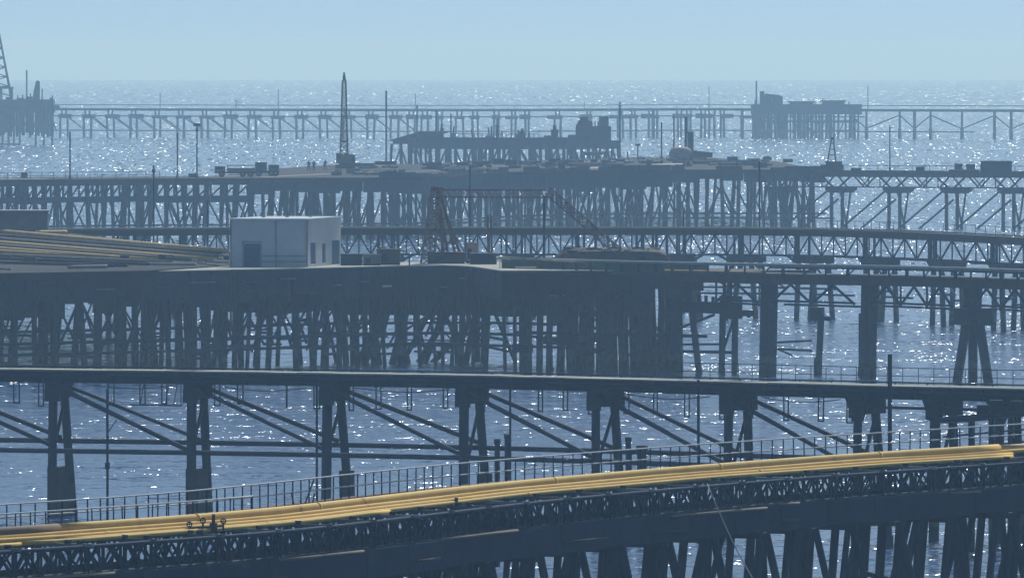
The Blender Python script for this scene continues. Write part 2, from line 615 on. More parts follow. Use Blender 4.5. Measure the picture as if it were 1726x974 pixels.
# yellow pipes
def pipe(label, a0, a1, b, z, r, m='yellow_paint', path=None, wob=0.0, group='yellow pipes on the pier in front', name='yellow_pipe', couplings=()):
    path = path or p1
    pts = []
    n = max(2, int((a1 - a0) / 2.5))
    ph = RND.uniform(0, 6)
    for k in range(n + 1):
        t = a0 + (a1 - a0) * k / n
        pts.append(path.P(t, b + wob * math.sin(t * 0.23 + ph), z + wob * 0.35 * math.sin(t * 0.31 + ph)))
    if not couplings:
        return tag(tube(name, pts, r, m, None, N=14), label, 'pipe', group)
    t = thing(name, label, 'pipe', pts[0], group)
    tube('pipe_run', pts, r, m, t, N=14)
    for px in couplings:
        ac = path.a_at(px, b, z)
        p = path.P(ac, b, z)
        d = path.u(ac)
        bar('coupling', p - d * 0.09, p + d * 0.09, r * 1.13, m, t)
    return t
pipe('thickest yellow pipe, running uppermost along the pier railing', p1.a_at(98, 0), p1.a_at(1682, 0), 0, 9.2, 0.2, couplings=(330, 534, 932, 1210, 1480))
pipe('brown sleeved stub of thick pipe at the left end of the yellow pipe run', 0.2, p1.a_at(98, 0) - 0.05, 0, 9.19, 0.22, m='brown_sleeve', group=None, name='brown_pipe')
pipe('tan pipe beyond the far end of the thick yellow pipe', p1.a_at(1682, 0) + 0.05, p1.L, 0, 9.17, 0.17, m='tan_paint', group=None, name='tan_pipe')
pipe('slim yellow pipe directly below the thickest one', 0.2, p1.L - 0.3, -0.2, 9.0, 0.115, wob=0.03, couplings=(260, 610, 1010, 1390))
pipe('slim yellow pipe, third down in the run of yellow pipes', 0.2, p1.a_at(1706, -0.4), -0.42, 8.88, 0.105, wob=0.03, couplings=(180, 720, 1280))
pipe('slim yellow pipe, lowest one reaching past the middle of the pier', p1.a_at(100, -0.6), p1.a_at(1706, -0.6), -0.63, 8.78, 0.1, wob=0.03, couplings=(450, 890, 1560))
pipe('slim yellow pipe lowest in the run, its open end short of the middle', p1.a_at(30, -0.8), p1.a_at(655, -0.85), -0.86, 8.75, 0.095, wob=0.03)
pipe('short slim yellow pipe ending at the lower left corner', 0.2, p1.a_at(36, -1.1), -1.05, 8.74, 0.085)

# valve group with hand wheels on the pipes
av = p1.a_at(358, -0.95)
vt = thing('valve', 'dark valve stems with hand wheels standing in front of the yellow pipes', 'valve', p1.P(av, -1.0, 8.7))
bar('valve_stem', p1.P(av, -1.0, 8.69), p1.P(av, -1.0, 9.42), 0.075, 'rust', vt)
bar('valve_body', p1.P(av, -1.0, 8.69), p1.P(av, -1.0, 9.05), 0.17, 'rust', vt)
def wheel(path, a, b, z, r, parent, name='hand_wheel'):
    pts = []
    for k in range(17):
        t = 2 * math.pi * k / 16
        pts.append(path.P(a + r * 0.3 * math.cos(t), b - r * math.cos(t), z + r * math.sin(t)))
    tube(name, pts, 0.03, 'dark_steel', parent, N=5)
    bar('spoke', pts[0], pts[8], 0.018, 'dark_steel', parent)
    bar('spoke', pts[4], pts[12], 0.018, 'dark_steel', parent)
for da, db, z in ((-0.7, 0.1, 9.12), (0.7, -0.1, 9.05), (-1.5, 0.3, 8.98)):
    bar('valve_stem', p1.P(av + da, -1.0 + db, 8.69), p1.P(av + da, -1.0 + db, z), 0.045, 'rust', vt)
    wheel(p1, av + da, -1.0 + db, z + 0.06, 0.1, vt)
bar('valve_yoke', p1.P(av - 1.5, -0.7, 8.9), p1.P(av + 0.7, -1.1, 8.9), 0.05, 'rust', vt)
ac = p1.a_at(771, -0.75)
tg = thing('pipe_clamp', 'small dark clamp sitting on the lowest yellow pipe near mid picture', 'clamp', p1.P(ac, -0.65, 8.78))
bar('clamp_ring', p1.P(ac, -0.64, 8.79) - p1.u(ac) * 0.12, p1.P(ac, -0.64, 8.79) + p1.u(ac) * 0.12, 0.12, 'dark_steel', tg)
box('clamp_bolt', p1.P(ac, -0.7, 8.88), (0.16, 0.16, 0.12), 'dark_steel', tg)
# bent railing pieces by the walkway
ab = p1.a_at(512, 0.6)
bt = thing('broken_railing', 'bent leftover railing posts leaning over the thick yellow pipe', 'railing', p1.P(ab, 0.5, 8.9))
for c, z1, dc in ((499, 9.9, -8), (507, 10.35, 22), (524, 9.75, 6), (515, 9.5, -9)):
    aa = p1.a_at(c, 0.45)
    bar('post', p1.P(aa, 0.45, 8.88), p1.P(p1.a_at(c + dc, 0.45), 0.45, z1), 0.035, 'rust', bt)
bar('rail', p1.P(p1.a_at(499, 0.45), 0.45, 9.2), p1.P(p1.a_at(524, 0.45), 0.45, 9.05), 0.03, 'rust', bt)
# rope down to the water
r0 = p1.P(p1.a_at(1192, -2.4), -2.4, 8.7)
r1 = at_depth(1275, 985, r0.y - 5.0)
tag(tube('mooring_rope', [r0.lerp(r1, t / 10) + Vector((0, 0, -0.25 * math.sin(math.pi * t / 10))) for t in range(11)], 0.028, 'rope', None, N=6),
    'thin pale rope slanting down from the pipe pier to the water', 'rope')

# ---------------------------------------------------------------- the trestle behind it
p2 = Path([(-400, 617.5), (-90, 621), (0, 622), (432, 627), (864, 634), (1294, 645), (1726, 655), (1830, 657), (2120, 663)], 9.0)
tr2 = thing('trestle_bridge', 'long dark trestle with paired piles and double diagonals behind the yellow pipes', 'trestle', p2.P(30, 1, 0))
R2 = random.Random(5)
a, k = 0.0, 0
while a < p2.L - 0.5:
    e = min(a + R2.choice((1.9, 2.3, 2.9)), p2.L)
    strip('kerb_slab', p2, a, e - 0.05, 0.0, 2.5, 8.925, 9.0 + R2.uniform(-0.015, 0.02), 'concrete' if R2.random() < 0.85 else 'old_concrete', tr2)
    a = e
strip('girder', p2, 0, p2.L, 0.02, 0.4, 8.2, 8.92, 'dark_steel', tr2)
strip('girder', p2, 0, p2.L, 2.0, 2.32, 8.2, 8.92, 'dark_steel', tr2)
tube('side_pipe', p2.line(0, p2.L, -0.12, 8.62), 0.1, 'dark_steel', tr2, N=8)
for k in range(int(p2.L / 1.25)):
    bar('stiffener', p2.P(k * 1.25 + 0.3, 0.0, 8.22), p2.P(k * 1.25 + 0.3, 0.0, 8.9), 0.045, 'rust' if k % 5 == 2 else 'dark_steel', tr2)
for c0, c1, z in ((150, 300, 8.12), (380, 520, 8.08), (600, 760, 8.14), (1060, 1200, 8.1), (1290, 1420, 8.13)):
    tube('slung_cable', [p2.P(p2.a_at(c0 + (c1 - c0) * t / 8), -0.16, z - 0.22 * math.sin(math.pi * t / 8)) for t in range(9)], 0.03, 'rubber', tr2, N=5)
tube('guard_rail', p2.line(0, p2.L, 2.35, 9.12), 0.05, 'dark_steel', tr2, N=6)
for k in range(int(p2.L / 2.4)):
    bar('guard_post', p2.P(k * 2.4 + 0.4, 2.35, 8.98), p2.P(k * 2.4 + 0.4, 2.35, 9.12), 0.05, 'dark_steel', tr2)
railing(p2, p2.a_at(1125, 2.4), p2.L, 2.42, 9.0, 0.98, tr2, pitch=1.15, r=0.022, rr=0.025, m_rail='dark_steel', mids=(0.5,))
BX = (-368, -134, 100, 334, 564, 796, 1021, 1245, 1462, 1592, 1700, 1800, 1905, 2010, 2110)
for i, c in enumerate(BX):
    a = p2.a_at(c, 1.2)
    g = sub('pile_bent', p2.P(a, 1.2, 0), tr2)
    box('cap', p2.P(a, 1.2, 7.28), (0.85, 2.5, 0.92), 'dark_steel', g, p2.u(a))
    box('bearing', p2.P(a, 0.1, 7.05), (0.95, 0.25, 0.9), 'dark_steel', g, p2.u(a))
    j = R2.uniform(-0.1, 0.1)
    raked = R2.uniform(0.25, 0.9)
    bar('pile', p2.P(a - 0.05, 0.35, 7.3), p2.P(a - 0.1 + j * 2.5, 0.3, -2.5), R2.uniform(0.27, 0.33), 'pile_steel', g)
    bar('pile', p2.P(a, 2.0, 7.3), p2.P(a + raked, 2.15, -2.5), 0.28, 'pile_steel', g)
    bar('brace', p2.P(a + 0.1, 1.9, 7.2), p2.P(a - 0.15 + R2.uniform(-0.1, 0.1), 0.45, R2.uniform(2.6, 4.2)), 0.11, 'pile_steel', g)
    if i in (2, 3):
        box('pile_jacket', p2.P(a + 0.05, 1.15, -2), (0.7, 2.3, 5.0), 'rust', g, p2.u(a))
    elif i in (4, 5, 6):
        bar('pile_jacket', p2.P(a + raked * 0.6, 2.1, -2), p2.P(a + raked * 0.45, 2.1, 3.0), 0.5, 'rust', g)
    if i < 8:
        a2 = p2.a_at(BX[i + 1], 1.2)
        for b in (0.2, 2.2):
            zz = 7.9 if b < 1 else 7.85
            bar('diagonal', p2.P(a + 0.4, b, zz), p2.P(a2 - R2.uniform(0.05, 0.4), b, (4.25 if b < 1 else 4.7) + R2.uniform(-0.2, 0.2)), R2.uniform(0.12, 0.15), 'pile_steel', tr2)
            if i < 7 or b > 1:
                bar('strut', p2.P(a, b, 4.0 if b < 1 else 4.55), p2.P(a2, b, 4.0 if b < 1 else 4.55), 0.16, 'pile_steel', tr2)
    else:
        for s in (-1, 1):
            bar('haunch', p2.P(a + s * 0.15, 0.3, 6.9), p2.P(a + s * 0.75, 0.3, 8.25), 0.2, 'pile_steel', g)
    if 8 <= i < 13:
        a2 = p2.a_at(BX[i + 1], 1.2)
        bar('strut', p2.P(a, 0.3, 7.7), p2.P(a2, 0.3, 7.7), 0.09, 'pile_steel', tr2)
# slim U-shaped hangers below the girder
HX = (28, 69, 187, 240, 277, 366, 405, 534, 592, 638, 690, 751, 813, 911, 953, 996, 1056, 1105, 1158, 1217, 1265, 1325, 1384, 1432)
for c in HX:
    a = p2.a_at(c, 0.1)
    w, d = R2.uniform(0.14, 0.2), R2.uniform(1.15, 1.45)
    g = sub('hanger', p2.P(a, 0.1, 8.2 - d), tr2)
    for s in (-1, 1):
        bar('hanger_rod', p2.P(a + s * w, 0.1, 8.22), p2.P(a + s * w * R2.uniform(0.9, 1.1), 0.1, 8.2 - d), 0.045, 'dark_steel', g)
    bar('hanger_foot', p2.P(a - w * 1.2, 0.1, 8.2 - d), p2.P(a + w * 1.2, 0.1, 8.2 - d), 0.045, 'dark_steel', g)
bar('hanger', p2.P(p2.a_at(482), 0.1, 8.22), p2.P(p2.a_at(482), 0.1, 6.85), 0.06, 'dark_steel', tr2)
a0, a1 = p2.a_at(221, 0.1), p2.a_at(305, 0.1)
g = sub('hanging_stage', p2.P(a0, 0.1, 6.9), tr2)
beam('stage_board', p2.P(a0, 0.1, 6.9), p2.P(a1, 0.1, 6.88), 0.4, 0.07, 'dark_steel', g)
for t in (0.18, 0.68, 0.85, 1.0):
    bar('stage_rod', p2.P(a0 + (a1 - a0) * t, 0.1, 6.9), p2.P(a0 + (a1 - a0) * min(1, t + 0.08), 0.1, 8.2), 0.03, 'dark_steel', g)

# stub piles between trestle and pier
for c, y0, lab in ((838, 741, 'short cut-off pile standing before the trestle, left one of a close pair'), (855, 733, 'short cut-off pile standing before the trestle, right one of a close pair'),
                   (1059, 738, 'short cut-off pile right of the middle trestle bent'), (1082, 752, 'lowest short cut-off pile right of the middle trestle bent')):
    p = at_depth(c, y0, 690)
    t = thing('stub_pile', lab, 'pile', (p.x, p.y, -2), 'cut-off piles before the trestle')
    bar('pile_shaft', (p.x, p.y, -2), p, 0.17 if c < 1080 else 0.3, 'pile_steel', t)
    bar('pile_head', p - Vector((0, 0, 0.2)), p + Vector((0, 0, 0.06)), 0.21 if c < 1080 else 0.36, 'pile_steel', t)
# landing stage at the right
ls = thing('landing_stage', 'dark low landing stage with railing under the right end of the trestle', 'landing stage', at_depth(1670, 760, 668))
q = at_depth(1600, 708, 668); q2 = at_depth(1790, 690, 662)
zt = q.z
beam('stage_deck', q, q2 + Vector((0, 0, 0)), 3.0, 0.3, 'dark_steel', ls)
for t in (0.03, 0.2, 0.38, 0.55, 0.75, 0.95):
    p = q.lerp(q2, t)
    bar('pile', (p.x, p.y, -2), (p.x, p.y, p.z), 0.2, 'pile_steel', ls)
    bar('post', p + Vector((0.1, -1.2, -1.3)), p + Vector((0.1, -1.2, 0.2)), 0.05, 'galvanised', ls)
for dz in (-0.1, -0.9, -1.6):
    bar('rail', q + Vector((-0.4, -1.3, dz)), q2 + Vector((0, -1.3, dz)), 0.05, 'galvanised' if dz > -0.5 else 'dark_steel', ls)
for t0, hh in ((0.3, 0.55), (0.42, 0.75), (0.6, 0.6)):
    p = q.lerp(q2, t0)
    box('locker', p + Vector((0, 0, 0.15)), (0.7, 0.6, hh), 'dark_steel', ls)

# ---------------------------------------------------------------- platform with the white building
R3 = random.Random(31)
p3 = Path([(-330, 469), (-70, 464), (0, 462), (300, 456), (570, 450.5), (720, 446.5), (790, 448.5), (845, 456)], 9.0)
pl3 = thing('building_platform', 'broad dark piled platform with pale concrete deck under the white building', 'platform', p3.P(40, 8, 0))
a = 0.0
while a < p3.L - 0.5:
    e = min(a + 4.2, p3.L)
    strip('deck_slab', p3, a, e - 0.04, 0, 16, 8.9, 9.0, 'concrete', pl3)
    a = e
a = 0.0
while a < p3.L - 0.5:                                   # uneven dark side panels below the deck
    e = min(a + R3.uniform(1.6, 3.4), p3.L)
    strip('side_panel', p3, a, e - R3.choice((0.02, 0.02, 0.05, 0.14, 0.3)), 0.04, 0.2, R3.uniform(5.9, 6.8), 8.89, 'dark_steel', pl3)
    a = e
a = 0.0
while a < p3.L - 0.5:
    e = min(a + R3.uniform(2.5, 4.0), p3.L)
    strip('inner_girder', p3, a, e - R3.choice((0.05, 0.1, 0.3)), 7.0, 7.3, R3.uniform(4.6, 6.4), 8.6, 'dark_steel', pl3)
    strip('inner_girder', p3, a + 0.8, e + 0.6, 13.0, 13.3, R3.uniform(4.2, 6.0), 8.6, 'dark_steel', pl3)
    a = e
for k in range(46):                                     # odd pipes, props and ledges hung on the platform side
    c = R3.uniform(-40, 830)
    a = p3.a_at(c)
    z = R3.uniform(6.4, 8.5)
    if k % 3 == 0:
        beam('ledge', p3.P(a, -0.1, z), p3.P(a + R3.uniform(0.8, 3.5), -0.1, z), 0.25, 0.1, R3.choice(('old_concrete', 'rust', 'timber')), pl3)
    elif k % 3 == 1:
        bar('hung_pipe', p3.P(a, -0.1, 8.85), p3.P(a + R3.uniform(-0.3, 0.3), -0.1, R3.uniform(3.5, 6.0)), R3.uniform(0.06, 0.14), 'rust', pl3)
    else:
        bar('prop', p3.P(a, -0.1, 8.4), p3.P(a + R3.uniform(-2, 2), -0.1, R3.uniform(5.0, 6.5)), 0.1, 'pile_steel', pl3)
rows = (0.8, 5.5, 11.0)
for ri, b in enumerate(rows):
    c = -315 + 7 * ri
    prev = None
    while c < 838:
        a = p3.a_at(c, b, 5)
        r = R3.uniform(0.15, 0.3)
        bar('pile', p3.P(a, b, 8.7), p3.P(a + R3.uniform(-0.9, 0.9), b + R3.uniform(-0.8, 0.8), -2.5), r, 'pile_steel', pl3)
        if prev is not None and R3.random() < 0.8:
            z0, z1 = R3.uniform(0.8, 3.0), R3.uniform(5.0, 7.5)
            if R3.random() < 0.5:
                z0, z1 = z1, z0
            bar('brace', p3.P(prev, b, z0), p3.P(a, b, z1), R3.uniform(0.08, 0.15), 'pile_steel', pl3)
            z2 = R3.uniform(0.9, 4.2)
            bar('tie', p3.P(prev, b, z2), p3.P(a, b, z2 + R3.uniform(-0.1, 0.1)), R3.uniform(0.07, 0.13), 'pile_steel', pl3)
        prev = a
        c += R3.uniform(22, 44) if c < 520 else R3.uniform(13, 27)
for b, z in ((0.5, 2.75), (0.6, 1.9), (5.2, 2.6), (9.8, 1.5), (10.2, 3.6)):
    tube('waling', p3.line(0, p3.L, b, z + R3.uniform(-0.1, 0.1)), 0.13, 'pile_steel', pl3, N=8)

# the white building
W0 = at(518, 450.2, 9.0)
al = math.radians(11)
e1, e2 = Vector((-math.cos(al), math.sin(al), 0)), Vector((math.sin(al), math.cos(al), 0))
L1, L2, HB = 7.15, 14.7, 4.2
bld = thing('flat_roofed_building', 'white flat-roofed box building standing on the middle platform', 'building', W0)
def quad(p, u, x0, x1, z0, z1, m, name, parent, proud=0.0, t=0.12):
    """a panel on the wall that starts at p along u; n points out of the wall"""
    n = Vector((u.y, -u.x, 0))
    if n.dot(Vector((0, -1, 0))) < 0 and u is not e2:
        n = -n
    if u is e2:
        n = Vector((e2.y, -e2.x, 0))
    c = p + u * ((x0 + x1) / 2) + n * (proud - t / 2)
    return box(name, c + Vector((0, 0, z0)), (x1 - x0, t, z1 - z0), m, parent, u)
def wall(u, L, holes, name):
    """a wall 0.22 m thick pierced by openings (x0, x1, z0, z1)"""
    w = sub(name, W0, bld)
    xs = sorted({0.0, L} | {h[0] for h in holes} | {h[1] for h in holes})
    for x0, x1 in zip(xs, xs[1:]):
        hs = [h for h in holes if h[0] <= x0 + 1e-6 and h[1] >= x1 - 1e-6]
        if not hs:
            quad(W0, u, x0, x1, 0, HB, 'white_wall', 'wall_panel', w, 0.0, 0.22)
        else:
            h = hs[0]
            if h[2] > 0.01:
                quad(W0, u, x0, x1, 0, h[2], 'white_wall', 'wall_panel', w, 0.0, 0.22)
            quad(W0, u, x0, x1, h[3], HB, 'white_wall', 'wall_panel', w, 0.0, 0.22)
    return w
h1 = [(4.35, 5.85, 0, 2.1)]
h2 = [(1.4, 3.8, 0.25, 2.15), (6.5, 8.1, 0.25, 2.0), (10.7, 14.3, 0.02, 2.2)]
wall(e1, L1, h1, 'long_wall')
wall(e2, L2, h2, 'side_wall')
quad(W0, e1, 4.36, 5.84, 0.01, 2.09, 'shutter', 'shutter_door', bld, -0.12, 0.06)
for x0, x1, z0, z1 in h2:
    quad(W0, e2, x0 + 0.01, x1 - 0.01, z0, z1 - 0.01, 'shutter', 'shuttered_window', bld, -0.12, 0.05)
box('back_wall', W0 + e1 * (L1 - 0.11) + e2 * (L2 / 2), (L2, 0.2, HB), 'white_wall', bld, e2)
box('back_wall', W0 + e1 * (L1 / 2) + e2 * (L2 - 0.11), (L1, 0.2, HB), 'white_wall', bld, e1)
rc = W0 + e1 * (L1 / 2) + e2 * (L2 / 2) + Vector((0, 0, HB))
box('roof', rc - Vector((0, 0, 0.0)), (L1 + 0.3, L2 + 0.3, 0.16), 'white_wall', bld, e1)
for k_ in range(3):
    box('roof_vent', rc + Vector((-2 + 2.1 * k_, 1.5 * k_, 0.16)), (0.3, 0.3, 0.12), 'galvanised', bld, e1)
quad(W0, e1, 4.2, 4.34, 0, 2.2, 'galvanised', 'door_frame', bld, 0.03, 0.08)
quad(W0, e1, 5.86, 6.0, 0, 2.2, 'galvanised', 'door_frame', bld, 0.03, 0.08)
quad(W0, e1, 4.2, 6.0, 2.2, 2.32, 'galvanised', 'door_frame', bld, 0.06, 0.12)
bar('rain_pipe', W0 + e1 * 2.9 + Vector((0, -0.1, 0)), W0 + e1 * 2.9 + Vector((0, -0.1, HB)), 0.06, 'galvanised', bld)
quad(W0, e1, 0.1, 4.2, 0.95, 1.05, 'galvanised', 'wall_pipe', bld, 0.14, 0.1)
quad(W0, e1, 0.1, 4.2, 0.45, 0.55, 'galvanised', 'wall_pipe', bld, 0.14, 0.1)
bar('corner_post', W0 + Vector((0, -0.12, 0)), W0 + Vector((0, -0.12, HB)), 0.06, 'galvanised', bld)
# a low hut far left behind
hp = at(40, 388, 9.4)
hut = thing('low_hut', 'low grey hut at the left edge behind the stacked pipes', 'hut', hp)
box('hut_wall', hp, (5.2, 4, 2.0), 'old_concrete', hut)
box('hut_roof', hp + Vector((0, 0, 2.0)), (5.5, 4.4, 0.14), 'galvanised', hut)

# storage deck that runs off to the left behind the building, with long pipes lying on it
st = thing('storage_deck', 'brown timber-grey storage deck sloping away left of the white building', 'deck', at(200, 430, 9))
out = [at(-320, 373, 9.1), at(-60, 384, 9.1), at(100, 391, 9.1), at(385, 424, 9.1), at(392, 446, 9.1), at(250, 456, 9.1), at(-60, 461.5, 9.1), at(-320, 466, 9.1)]
slab('deck', [p.to_2d() for p in out], 8.4, 9.1, 'tar_deck', st)
for i in range(26):
    t = R3.random(); s = R3.random()
    p = out[1].lerp(out[3], t).lerp(out[6].lerp(out[4], t), s)
    bar('pile', (p.x, p.y, -2.5), (p.x, p.y, 8.4), 0.28, 'pile_steel', st)
for i, (c0, r0, c1, r1, rad, mt, lab) in enumerate((
        (-40, 386, 382, 423, 0.22, 'tan_paint', 'long tan pipe along the far edge of the storage deck'),
        (-40, 393, 372, 427, 0.18, 'rust', 'long dark pipe just below the tan pipe at the far deck edge'),
        (-40, 399, 366, 431.5, 0.19, 'timber', 'long brown pipe between the two longest tan pipes'),
        (-40, 405.5, 357, 437, 0.2, 'tan_paint', 'long tan pipe through the middle of the storage deck'),
        (-40, 410.5, 320, 437.5, 0.18, 'timber', 'brown pipe close below the middle tan pipe'),
        (-40, 415.5, 265, 438, 0.17, 'tan_paint', 'tan pipe, third from the far edge of the storage deck'),
        (62, 393, 112, 392.5, 0.3, 'tan_paint', 'short thick tan pipe section by the low hut'),
        (-40, 421, 120, 430, 0.17, 'tan_paint', 'tan pipe ending early at the left edge of the storage deck'),
        (-40, 428, 290, 442.5, 0.18, 'timber', 'brown pipe ending just short of the white building door'),
        (-40, 434, 250, 445, 0.14, 'dark_steel', 'blackish pipe near the front of the storage deck'),
        (-40, 441, 210, 447.5, 0.15, 'rust', 'long rusty pipe nearest the pale platform edge'),
        (235, 444.5, 330, 445, 0.14, 'cream_paint', 'short cream pipe lying near the white building'),
        (115, 450, 180, 449, 0.16, 'pink_paint', 'short pinkish pipe on the pale platform edge'))):
    if c0 < 0:
        r0 += (r1 - r0) / (c1 - c0) * -240
        c0 -= 240
    p, q = at(c0, r0, 9.1 + rad), at(c1, r1, 9.1 + rad)
    o = tube('stored_pipe', [p.lerp(q, t / 8) + Vector((0, 0, -0.0)) for t in range(9)], rad, mt, None)
    tag(o, lab, 'pipe', 'pipes stored left of the white building')
for k in range(44):
    t, w_ = R3.random(), R3.uniform(0.05, 0.6) if k < 12 else R3.uniform(0.62, 0.96)
    p = out[1].lerp(out[3], t).lerp(out[6].lerp(out[4], t), w_)
    d_ = (out[3] - out[1]).normalized() * R3.uniform(1, 9)
    if R3.random() < 0.7:
        bar('plank', Vector((p.x, p.y, 9.16)), Vector((p.x, p.y, 9.16)) + d_, R3.uniform(0.05, 0.13), R3.choice(('dark_steel', 'rust', 'timber', 'old_concrete', 'dark_steel')), st)
    else:
        box('deck_fitting', Vector((p.x, p.y, 9.1)), (R3.uniform(0.3, 1.4), 0.8, R3.uniform(0.15, 0.5)), R3.choice(('dark_steel', 'rust')), st)
for i in range(0):
    c, r_ = R3.uniform(10, 330), R3.uniform(428, 449)
    p = at(c, r_, 9.1)
    t = thing('scrap_box', ['dark scrap crate lying on the storage deck, %s from the white building' % w for w in
              ('ninth', 'eighth', 'seventh', 'sixth', 'fifth', 'fourth', 'third', 'second', 'first')][i], 'crate', p, 'scrap crates on the storage deck') if False else None

# equipment on the deck right of the building
def crate(name, label, cat, c, r_, w, d, h, m, z=9.0, roof=None, group=None, extras=True):
    p = at(c, r_, z)
    t = thing(name, label, cat, p, group)
    box('body', p, (w, d, h), m, t)
    box('lid', p + Vector((0, 0, h)), (w * 1.05, d * 1.05, 0.1), roof or m, t)
    if extras:
        box('skid', p + Vector((0, -d * 0.5 - 0.05, 0.0)), (w * 0.96, 0.12, 0.16), 'dark_steel', t)
        box('panel', p + Vector((-w * 0.2, -d * 0.5 - 0.02, h * 0.25)), (w * 0.3, 0.06, h * 0.5), 'dark_steel', t)
    return t
crate('pump_box', 'dark pump casing right beside the white building', 'pump', 592, 447, 1.9, 2, 0.95, 'dark_steel')
crate('pump_box', 'low grey pump casing with pipes, second from the white building', 'pump', 627, 447, 1.6, 2, 0.9, 'old_concrete')
crate('generator_box', 'tall brown generator housing between white building and red crane', 'generator', 655, 446, 2.1, 2.2, 1.35, 'brown_deck')
crate('control_cabin', 'small cabin at the foot of the red crane', 'cabin', 796, 443, 1.15, 1.6, 1.75, 'pink_paint', roof='old_concrete')
crate('winch_housing', 'dark winch housing under the red crane', 'winch', 752, 444, 3.4, 2.2, 0.95, 'rust')
crate('winch_housing', 'long low dark machine bed right of the small cabin', 'winch', 815, 445, 2.4, 2.2, 0.9, 'dark_steel')
for c, w_, lab in ((610, 0.9, 'thin standpipe right of the white building'), (640, 1.6, 'standpipe beside the brown generator housing'), (672, 1.3, 'standpipe between generator housing and red crane'), (690, 1.0, 'short standpipe close to the red crane leg')):
    p = at(c, 447, 9)
    t = thing('standpipe', lab, 'pipe', p, 'standpipes on the platform deck')
    bar('riser', p, p + Vector((0, 0, w_)), 0.07, 'rust', t)
    bar('elbow', p + Vector((0, 0, w_)), p + Vector((0.5, 0.1, w_)), 0.07, 'rust', t)

# red A-frame crane
DC = at(740, 444, 9.0).y
def cp(c, r_, dy=0.0):
    return at_depth(c, r_, DC + dy)
cr = thing('derrick_crane', 'reddish lattice derrick crane with drooping boom beyond the pale platform', 'crane', cp(740, 446))
def lattice(name, p, q, w, parent, m, n, r=0.07, lr=0.035, w2=None):
    """a four-chord lattice boom from p to q"""
    p, q = Vector(p), Vector(q)
    z = (q - p).normalized()
    x = z.cross(Vector((0, 1, 0))).normalized()
    y = z.cross(x)
    w2 = w2 or w
    g = sub(name, p, parent)
    def c(k, t):
        ww = (w + (w2 - w) * t) / 2
        sx, sy = ((-1, -1), (1, -1), (1, 1), (-1, 1))[k % 4]
        return p.lerp(q, t) + x * (sx * ww) + y * (sy * ww)
    for k in range(4):
        bar('chord', c(k, 0), c(k, 1), r, m, g)
    laces = []
    for i in range(n):
        t0, t1 = i / n, (i + 1) / n
        for k in range(4):
            laces.append((c(k, t0), c(k + 1, t1) if i % 2 else c(k + 1, t1), lr))
            laces.append((c(k, t1), c(k + 1, t1), lr))
    many('lacing', laces, m, g, N=4)
    return g
lattice('mast', cp(720, 446), cp(736, 316), 1.15, cr, 'lattice_rust', 12, r=0.1, lr=0.05, w2=0.85)
for c0, c1, dy in ((738, 780, 2.0), (742, 770, 4.0), (737, 748, -1.0), (737, 757, 3.0)):
    bar('back_leg', cp(c0, 322), cp(c1, 440, dy), 0.13, 'red_rust', cr)
bar('tie_bar', cp(722, 400), cp(772, 412, 1), 0.08, 'red_rust', cr)
bar('tie_bar', cp(730, 360), cp(756, 372, 1), 0.08, 'red_rust', cr)
box('mast_head', cp(738, 322), (1.0, 0.9, 0.4), 'red_rust', cr)
beam('top_girder', cp(738, 332, 0.5), cp(928, 333, 0.5), 0.12, 0.14, 'red_rust', cr)
beam('top_girder', cp(738, 320, 1.5), cp(922, 321, 1.5), 0.12, 0.12, 'red_rust', cr)
many('girder_webs', [(cp(740 + 10 * k, 332, 0.5), cp(745 + 10 * k, 320, 1.5), 0.03) for k in range(18)] + [(cp(745 + 10 * k, 320, 1.5), cp(750 + 10 * k, 332, 0.5), 0.03) for k in range(17)], 'red_rust', cr, N=4)
bar('front_post', cp(917, 330, 0.5), cp(917, 452, 0.5), 0.13, 'dark_steel', cr)
lattice('boom', cp(924, 322, 0.5), cp(1042, 424, -1), 0.75, cr, 'red_rust', 13, r=0.06)
bar('boom_stay', cp(990, 372, 2), cp(1052, 428, 2), 0.06, 'red_rust', cr)
for c in (822, 828):
    bar('front_post', cp(c, 362, 1), cp(c + 1, 446, 1), 0.09, 'red_rust', cr)

# ---------------------------------------------------------------- wellhead platform right of it
p3b = Path([(838, 452), (1000, 455), (1130, 456.5), (1185, 458)], 9.0)
pl3b = thing('wellhead_platform', 'very dark platform on close-set conductor pipes right of the red crane', 'platform', p3b.P(8, 4, 0))
strip('deck_slab', p3b, 0, p3b.a_at(1178), 0, 12, 8.6, 9.0, 'brown_deck', pl3b)
a = 0.0
while a < p3b.a_at(1165):
    e = a + R3.uniform(1.2, 2.6)
    strip('side_panel', p3b, a, e - 0.03, 0.1, 0.3, R3.uniform(6.2, 7.6), 8.58, 'dark_steel', pl3b)
    strip('rail_panel', p3b, a, e - 0.02, 0.6, 0.7, 9.0, 9.0 + R3.uniform(0.55, 0.85), 'green_paint', pl3b)
    a = e
for b in (0.6, 3.0, 6.5, 10.0):
    a, prev = 0.1, None
    while a < p3b.a_at(1150, b):
        bar('conductor_pipe', p3b.P(a, b, 8.6), p3b.P(a + R3.uniform(-0.5, 0.5), b + R3.uniform(-0.4, 0.4), -2.5), R3.uniform(0.16, 0.32), 'pile_steel', pl3b)
        if prev is not None and R3.random() < 0.6:
            z0 = R3.uniform(0.5, 5.5)
            bar('brace', p3b.P(prev, b, z0), p3b.P(a, b, z0 + R3.uniform(-2, 2)), R3.uniform(0.08, 0.16), 'pile_steel', pl3b)
        prev = a
        a += R3.uniform(0.7, 1.5)
